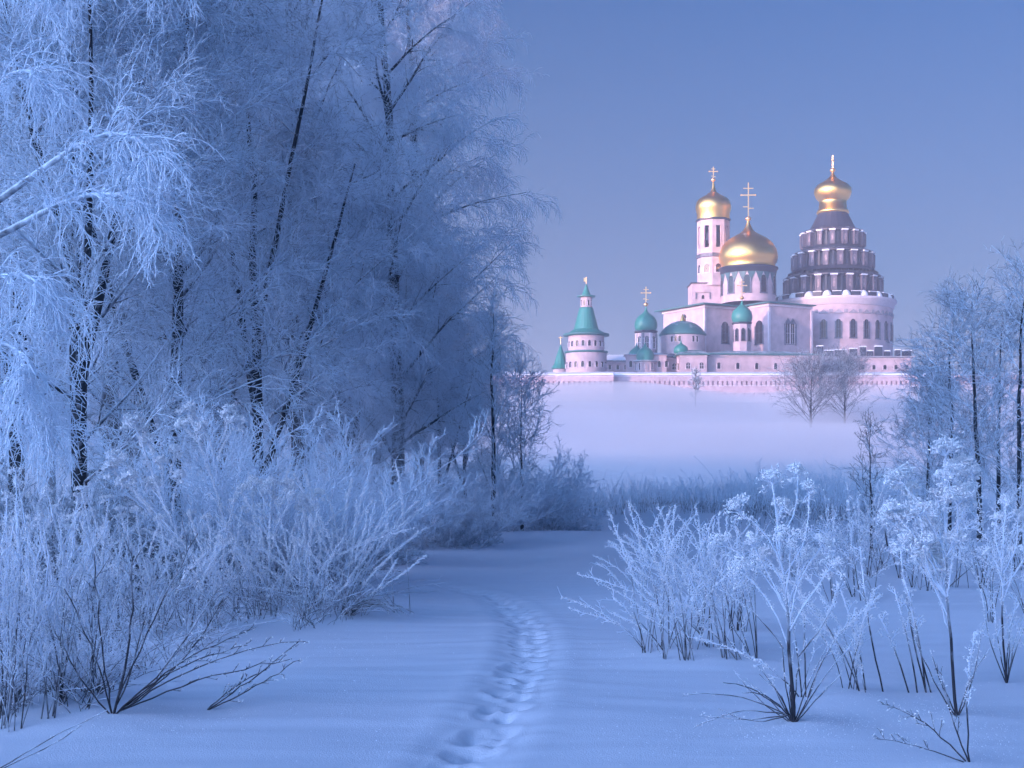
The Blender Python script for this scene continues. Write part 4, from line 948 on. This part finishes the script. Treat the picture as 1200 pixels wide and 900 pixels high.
def bell_tower():
    Y = 436; U = Y / F; z = lambda p: zz(p, Y); t = thing('bell_tower', 836, Y, 'tall slender pale bell tower with open arches and a gilded dome behind the cathedral', 'tower', rz=0)
    R_ = 19.4 * U
    b = MB(); b.box(-27 * U, 16 * U, -14 * U, 22 * U, -1, z(334)); b.build('base', M['plaster'], t)
    r = MB(); hip(r, -27 * U, 16 * U, -14 * U, 22 * U, z(334) + .004, z(331), .4, .35, .25); r.build('ledge', M['slate'], t)
    fn = flat(0, -14 * U, 0)
    a = MB(); a.archring(fn, -14 * U, z(352), 3.9, 3.9, .35, 0, .3, 12, False); a.build('arch', M['ceramic'], t)
    a = MB(); a.arch(fn, -14 * U, z(352), .8, 1.2, -.03, .04); a.build('window', M['glass'], t)
    ph = PI / 8 + PI / 16
    MB().lathe([(R_ * .97, z(336)), (R_ * .97, z(302))], 8, smooth=False, ph=ph).build('lower_tier', M['plaster'], t)
    MB().lathe([(R_ * .96, z(303.5)), (R_ * 1.04, z(302.5)), (R_ * 1.04, z(299)), (R_ * .9, z(298))], 8, smooth=False, ph=ph).build('cornice', M['ceramic'], t)
    MB().lathe([(R_ * .60, z(302)), (R_ * .60, z(262))], 8, smooth=False, ph=ph).build('bell_chamber', M['glass'], t)
    ap = R_ * .98 * math.cos(PI / 8)
    for k in range(8):
        an = ph + PI / 8 + k * PI / 4; f = drumf(ap, an); hw = R_ * .98 * math.sin(PI / 8)
        p = MB(); p.slab(f, -hw, -hw * .40, z(299.5), z(259.5), -.7, 0); p.slab(f, hw * .40, hw, z(299.5), z(259.5), -.7, 0); p.slab(f, -hw * .397, hw * .397, z(266.5), z(259.5), -.7, -.003); p.slab(f, -hw * .397, hw * .397, z(299.5), z(292), -.7, -.01)
        p.archring(f, 0, z(288), hw * .78, z(266) - z(288), .18, 0, .14, 7, False)
        tag(p.build('arch_bay', M['plaster'], t))
        g = MB(); g.lathe([(.01, z(273.5)), (.5, z(274.5)), (.62, z(280)), (.95, z(283.5))], 12, (ap * .78 * math.cos(an), ap * .78 * math.sin(an))); g.build('bell', M['slate'], t)
        w_ = MB(); f2 = drumf(R_ * .97 * math.cos(PI / 8), an)
        w_.arch(f2, 0, z(321), 1.7, 2.6, -.05, .03); q = w_.build('window', M['glass'], t); MB().archring(f2, 0, z(321), 1.7, 2.6, .35, 0, .16).build('frame', M['trim'], q)
    MB().lathe([(R_ * .95, z(260)), (R_ * 1.07, z(259.4)), (R_ * 1.07, z(257.6)), (R_ * .9, z(257))], 8, smooth=False, ph=ph).build('cornice', M['slate'], t)
    MB().lathe([(R_ * .98, z(257.6)), (R_ * .99, z(250)), (R_ * 1.06, z(246)), (R_ * 1.07, z(241.5)), (R_ * 1.0, z(236.5)), (R_ * .85, z(233)), (R_ * .62, z(230.5)), (R_ * .4, z(228)), (R_ * .2, z(225)), (R_ * .10, z(220)), (R_ * .05, z(214)), (.02, z(212))], 40).build('dome', M['gold'], t)
    cross(t, z(213), 17.5 * U, 0, w=.28, bw=.55)
bell_tower()

def rotunda():
    Y = 446; U = Y / F; z = lambda p: zz(p, Y); t = thing('rotunda', 976, Y, 'huge tiered rotunda with dark stepped tent roof, pale drum and small gilded dome', 'rotunda')
    R0 = 68 * U
    MB().lathe([(R0, -1), (R0, z(363))], 64).build('wall', M['plaster'], t)
    MB().lathe([(R0 * .99, z(365)), (R0 * 1.03, z(363.5)), (R0 * 1.03, z(360)), (R0 * 1.07, z(358)), (R0 * 1.07, z(355)), (R0 * .9, z(354))], 64).build('cornice', M['trim'], t)
    nB = 40; bl = MB(); sn = MB()
    for k in range(nB):                                         # dark parapet blocks with heaps of snow
        a = k * 2 * PI / nB; f = drumf(R0 * 1.02, a)
        if k % 2: bl.slab(f, -1.35, 1.35, z(354.2), z(350), -.5, .1)
        else: sn.lathe([(1.5, z(354.6)), (1.4, z(352)), (.8, z(349)), (.01, z(348))], 8, (R0 * .97 * math.cos(a), R0 * .97 * math.sin(a)))
        if k % 2: sn.slab(f, -1.4, 1.4, z(350) + .01, z(350) + .22, -.55, .15)
    bl.build('parapet', M['slate'], t); sn.build('snow_heaps', M['snow'], t)
    # three steps of niches and dormers
    for (rb, rt, ya, yb, n, hw, roofr) in ((61, 57, 352, 327, 20, .86, 51), (50, 47, 321.5, 298, 18, .82, 38), (37.5, 36, 296, 273, 16, .72, 29)):
        core = MB(); core.lathe([(rb * U * 1.05, z(ya)), (rb * U * .97, z(ya - 2.5)), (rb * U * .91, z(ya - 6)), (rt * U * .88, z(yb + 2)), (rt * U * .90, z(yb))], n, smooth=False); core.build('tier_wall', M['darkwall'], t)
        cr = MB(); cr.lathe([(rt * U * .88, z(yb + 3)), (rt * U * 1.02, z(yb + 1.6)), (rt * U * 1.02, z(yb)), (roofr * U, z(yb - 3.4)), (roofr * U * .8, z(yb - 3.6))], n, smooth=False); cr.build('tier_roof', M['slate'], t)
        for k in range(n):
            a = (k + .5) * 2 * PI / n - .04
            f = drumf(rt * U * .93, a)
            q = MB(); q.slab(f, -hw, hw, z(ya - 5), z(yb + 4), -.6, 1.0); q.arch(f, 0, z(yb + 4) + .003, hw * 2, hw * .9 + .05, -.6, 1.0); d = q.build('dormer', M['pier'], t)
            s_ = MB(); s_.arch(f, 0, z(ya - 9), hw * .8, (z(yb + 6.5) - z(ya - 9)), .98, 1.04); s_.build('pane', M['niche'], d)
            p = MB(); p.slab(f, -hw - .02, -hw * .62, z(ya - 6), z(yb + 3), 1.003, 1.22); p.slab(f, hw * .62, hw + .02, z(ya - 6), z(yb + 3), 1.003, 1.22); p.build('jambs', M['pier'], d)
            s2 = MB(); s2.slab(f, -hw - .25, hw + .25, z(yb + 2.6), z(yb + 1.0), -.6, 1.35); s2.build('snow_cap', M['snow'], d)
            bt = MB(); f = drumf(rb * U * .93, k * 2 * PI / n - .04); bt.slab(f, -.22, .22, z(ya), z(yb + 2), -.9, -.1); bt.build('buttress', M['slate'], t)
    MB().lathe([(29 * U, z(272.5)), (25 * U, z(266)), (20.5 * U, z(257)), (17 * U, z(250))], 20, smooth=False).build('tent_roof', M['slate'], t)
    MB().lathe([(16.5 * U, z(251)), (19 * U, z(250)), (18 * U, z(246.5)), (16 * U, z(245.5)), (16.2 * U, z(241)), (15.6 * U, z(240.6)), (15.8 * U, z(236))], 32).build('dome_neck', M['gold'], t)
    MB().lathe([(15.8 * U, z(236)), (19.5 * U, z(232)), (21.8 * U, z(226)), (21.2 * U, z(221)), (18 * U, z(217)), (13 * U, z(214)), (8 * U, z(211)), (4.5 * U, z(208)), (2 * U, z(204)), (1 * U, z(201)), (.1, z(199))], 40).build('dome', M['gold'], t)
    cross(t, z(202), 20 * U, 1.2, w=.34, bw=.5)
    for k in range(26):
        a = -PI / 2 - .13 + k * 2 * PI / 26; f = drumf(R0, a); ww = window(t, f, 0, z(402), 1.35, 5.6, .42, 'ceramic')
        pd = MB(); pd.add([f(-1.5, z(374.6), .3), f(1.5, z(374.6), .3), f(0, z(370), .3), f(-1.5, z(374.6), 0), f(1.5, z(374.6), 0), f(0, z(370), 0)], [(0, 1, 2), (0, 2, 5, 3), (1, 4, 5, 2), (0, 3, 4, 1)]); pd.build('pediment', M['stone'], ww)
        f = drumf(R0, a + PI / 26); p = MB(); p.slab(f, -.5, .5, z(374), z(370), 0, .25); p.build('carved_block', M['stone'], t)
rotunda()

# --- the long low ranges in front
def range_(name, px0, px1, Y, ytop, yridge, label, rz=0.0, depth=9, nw=6, roof='greenflat', ws=.9, wh=1.7, left=0, wy=432):
    U = Y / F; z = lambda p: zz(p, Y); t = thing(name, px0, Y, label, 'building', rz=rz); L = (px1 - px0) * U / math.cos(rz)
    MB().box(0, L, 0, depth, -1, z(ytop)).build('wall', M['plaster'], t)
    r = MB(); hip(r, 0, L, 0, depth, z(ytop) + .004, z(yridge), .9, min(.25, depth / 2 / L)); r.build('roof', M[roof], t)
    MB().box(-.12, L + .12, -.12, depth + .12, z(ytop + 1.8), z(ytop) - .003).build('cornice', M['trim'], t)
    for k in range(nw): window(t, flat(0, 0, 0), (k + .6) * L / nw, z(wy), ws, wh, .2)
    f = flat(0, 0, -PI / 2)
    for k in range(left): window(t, f, -(k + .6) * depth / left, z(wy), ws * 1.4, wh, .2)
    return t
range_('refectory', 829, 965, 386, 415.5, 407, 'long low range with a broad snowy roof in front of the cathedral', rz=math.radians(6), depth=22, nw=6, left=0)
range_('lodge', 797, 828.5, 384, 416, 408, 'short pink lodge with two dark windows left of the long low range', depth=12, nw=2, left=0, ws=1.1)
range_('gallery', 952, 1068, 398, 419, 415.5, 'flat roofed low gallery at the foot of the rotunda', depth=14, nw=9, ws=.9, wh=1.3, roof='snowroof', wy=433)
range_('outbuilding', 709, 737, 392, 424, 414, 'small outbuilding with a snowy roof right of the tented tower', depth=10, nw=3, ws=.7, wh=1.3, roof='snowroof', wy=433)
range_('outbuilding', 764, 797, 394, 419, 413, 'small dark roofed outbuilding between the two green domed chapels', depth=8, nw=2, ws=1.2, wh=1.7, roof='slate', wy=433)
def ruin_blocks():
    Y = 404; U = Y / F; rs = random.Random(8)
    t = thing('parapet', 958, Y, 'broken dark parapet blocks under snow at the foot of the rotunda', 'parapet'); m = MB(); s = MB(); x = 0.0
    while x < 112 * U:
        w = rs.uniform(1.2, 3.0); h = rs.uniform(.7, 1.9) * (1.2 if x < 70 * U else .8); m.box(x, x + w, 0, 1.2, zz(417, Y), zz(415, Y) + h); s.box(x - .1, x + w + .1, -.1, 1.3, zz(415, Y) + h + .003, zz(415, Y) + h + .3); x += w + rs.uniform(.3, 1.6)
    m.build('blocks', M['slate'], t); s.build('snow', M['snow'], t)
ruin_blocks()

# ------------------------------------------------------------------ ground sheet
def ground():
    xs = np.concatenate([-np.geomspace(1500, 2.0, 110), np.linspace(-1.95, 1.95, 112), np.geomspace(2.0, 1500, 110)])
    ys = np.concatenate([np.concatenate([np.linspace(-900, -70, 40), np.linspace(-60, 4.5, 30)]), np.arange(4.8, 24, .045), np.geomspace(24.1, 160, 120), np.linspace(162, 420, 110), np.geomspace(425, 1600, 30)])
    Xg, Yg = np.meshgrid(xs, ys); Z = ground_z(Xg.ravel(), Yg.ravel())
    V = np.stack([Xg.ravel(), Yg.ravel(), Z], -1); nx = len(xs); ny = len(ys)
    i = (np.arange(ny - 1) * nx)[:, None]; j = np.arange(nx - 1)[None]; a = i + j
    Q = np.stack([a, a + 1, a + nx + 1, a + nx], -1).reshape(-1, 4)
    o = link('ground', np_mesh('ground', V, Q, smooth=True), M['snow']); tag(o, 'snow covered ground with a trodden track winding to the meadow', kind='structure')
ground()

# ------------------------------------------------------------------ air
def volume_mat(name, col, dens, aniso=0.0):
    m = bpy.data.materials.new(name); m.use_nodes = True; nt = m.node_tree; nt.nodes.clear()
    o = nt.nodes.new('ShaderNodeOutputMaterial'); v = nt.nodes.new('ShaderNodeVolumePrincipled')
    v.inputs['Color'].default_value = (*col, 1); v.inputs['Density'].default_value = dens; v.inputs['Anisotropy'].default_value = aniso
    nt.links.new(v.outputs[0], o.inputs['Volume']); return m
HAZE = True
if HAZE:
    m = MB(); m.box(-1498, 1498, -898, 1598, -2.5, 88)
    o = m.build('haze', volume_mat('haze_air', (.80, .80, .88), .00062)); tag(o, 'thin frosty haze over the valley', kind='stuff')
    # the bank of mist lying on the slope under the wall: a closed body hugging the ground
    def mist(name, x0, x1, y0, y1, fn, dens, label, nx=60, ny=60, sink=1.2):
        xs = np.linspace(x0, x1, nx); ys = np.linspace(y0, y1, ny); X, Y = np.meshgrid(xs, ys)
        g = base_z(X.ravel(), Y.ravel()); u = np.clip((Y.ravel() - y0) / (y1 - y0), 0, 1); v = np.clip((X.ravel() - x0) / (x1 - x0), 0, 1)
        top = g + .06 + fn(X.ravel(), Y.ravel(), u, v); bot = g - sink
        V = np.concatenate([np.stack([X.ravel(), Y.ravel(), top], -1), np.stack([X.ravel(), Y.ravel(), bot], -1)]); n = nx * ny
        i = (np.arange(ny - 1) * nx)[:, None]; j = np.arange(nx - 1)[None]; a = (i + j).ravel()
        Q = [np.stack([a, a + 1, a + nx + 1, a + nx], -1), np.stack([a + n, a + n + nx, a + n + nx + 1, a + n + 1], -1)]
        e = np.arange(nx - 1); Q.append(np.stack([e, e + n, e + n + 1, e + 1], -1)); e2 = e + (ny - 1) * nx; Q.append(np.stack([e2, e2 + 1, e2 + n + 1, e2 + n], -1))
        f = np.arange(ny - 1) * nx; Q.append(np.stack([f, f + nx, f + nx + n, f + n], -1)); f2 = f + nx - 1; Q.append(np.stack([f2, f2 + n, f2 + nx + n, f2 + nx], -1))
        o = link(name, np_mesh(name, V, np.concatenate(Q), smooth=False), volume_mat('mist_air', (.94, .94, .98), dens)); tag(o, label, 'mist', kind='stuff')
    mist('mist_bank', -170, 230, 95, 371, lambda X, Y, u, v: np.sin(PI * .5 * np.clip(u / .8, 0, 1)) * np.sin(PI * v) ** .35 * (1 - .6 * sstep(.85, 1, u)) * (4.2 + 2.0 * vnoise(X / 28, Y / 40, 5)), .040, 'bank of pale mist lying on the slope below the wall')
    mist('meadow_mist', -60, 90, 52, 94.5, lambda X, Y, u, v: np.sin(PI * .5 * u) * np.sin(PI * v) ** .3 * (2.6 + 1.0 * vnoise(X / 9, Y / 12, 6)), .012, 'thin mist over the meadow behind the reeds')
    mist('wood_mist', -75, -1.2, 27, 51.9, lambda X, Y, u, v: np.sin(PI * u) ** .6 * np.sin(PI * v) ** .5 * (15 + 2.5 * vnoise(X / 8, Y / 8, 8)), .018, 'blue mist hanging between the trees of the wood')

# ------------------------------------------------------------------ light, sky, camera
SUN_EL, SUN_LEFT = 7.0, 51.0           # degrees above the horizon; degrees left of straight behind the camera
el = math.radians(SUN_EL); ph = math.radians(SUN_LEFT)
to_sun = Vector((-math.sin(ph) * math.cos(el), -math.cos(ph) * math.cos(el), math.sin(el)))
sl = bpy.data.lights.new('sun', 'SUN'); sl.energy = 1.75; sl.angle = math.radians(1.0); sl.color = (1.0, .60, .54)
so = bpy.data.objects.new('sun', sl); COL.objects.link(so); so.rotation_euler = to_sun.to_track_quat('Z', 'Y').to_euler(); so.location = (-30, -30, 40)

wd = bpy.data.worlds.new('World'); S.world = wd; wd.use_nodes = True; nt = wd.node_tree; bg = nt.nodes['Background']
sky = nt.nodes.new('ShaderNodeTexSky'); sky.sky_type = 'NISHITA'; sky.sun_disc = False; sky.sun_elevation = el
sky.sun_rotation = math.atan2(to_sun.x, to_sun.y)
sky.air_density = 1.0; sky.dust_density = .3; sky.ozone_density = 6.0; sky.altitude = 100
N = nt.nodes.new; L = nt.links.new
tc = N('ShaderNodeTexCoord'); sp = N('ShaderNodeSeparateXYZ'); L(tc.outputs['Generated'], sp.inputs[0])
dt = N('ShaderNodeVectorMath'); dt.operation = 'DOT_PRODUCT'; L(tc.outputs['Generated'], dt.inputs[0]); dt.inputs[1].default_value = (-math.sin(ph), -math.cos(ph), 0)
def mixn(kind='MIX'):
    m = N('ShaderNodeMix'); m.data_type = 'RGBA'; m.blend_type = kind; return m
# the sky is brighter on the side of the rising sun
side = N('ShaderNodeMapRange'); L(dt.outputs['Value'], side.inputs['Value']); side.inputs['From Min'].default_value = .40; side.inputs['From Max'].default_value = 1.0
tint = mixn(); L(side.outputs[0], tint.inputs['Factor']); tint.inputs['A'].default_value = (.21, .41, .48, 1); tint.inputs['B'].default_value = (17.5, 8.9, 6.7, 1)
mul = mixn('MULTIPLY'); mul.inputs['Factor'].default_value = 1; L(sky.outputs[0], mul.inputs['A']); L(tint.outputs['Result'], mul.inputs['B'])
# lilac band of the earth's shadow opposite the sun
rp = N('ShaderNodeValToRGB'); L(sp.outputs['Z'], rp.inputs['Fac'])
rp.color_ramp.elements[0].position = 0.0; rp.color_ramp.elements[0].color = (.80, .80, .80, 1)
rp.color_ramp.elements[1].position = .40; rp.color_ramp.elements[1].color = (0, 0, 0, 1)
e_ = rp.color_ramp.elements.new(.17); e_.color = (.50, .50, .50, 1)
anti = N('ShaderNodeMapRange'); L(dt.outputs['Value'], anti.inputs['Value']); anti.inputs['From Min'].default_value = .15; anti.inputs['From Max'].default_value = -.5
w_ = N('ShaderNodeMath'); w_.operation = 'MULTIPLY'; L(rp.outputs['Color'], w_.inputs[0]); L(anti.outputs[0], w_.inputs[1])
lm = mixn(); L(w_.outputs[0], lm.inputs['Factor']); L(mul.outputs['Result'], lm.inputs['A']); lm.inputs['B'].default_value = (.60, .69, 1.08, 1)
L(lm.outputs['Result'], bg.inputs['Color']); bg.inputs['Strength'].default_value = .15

cd = bpy.data.cameras.new('camera'); cd.lens = 50; cd.sensor_width = 36; cd.shift_y = (HY - 450) / 1200; cd.clip_start = .1; cd.clip_end = 5000
co = bpy.data.objects.new('camera', cd); COL.objects.link(co); co.location = (0, 0, CAMZ); co.rotation_euler = (PI / 2, 0, 0); S.camera = co

S.view_settings.view_transform = 'Standard'; S.view_settings.look = 'None'; S.view_settings.exposure = 1.25; S.view_settings.gamma = 1
cy = S.cycles
cy.max_bounces = 7; cy.diffuse_bounces = 5; cy.glossy_bounces = 2; cy.volume_bounces = 1; cy.transparent_max_bounces = 8
cy.use_denoising = True; cy.use_adaptive_sampling = True; cy.adaptive_threshold = .02
S.render.film_transparent = False
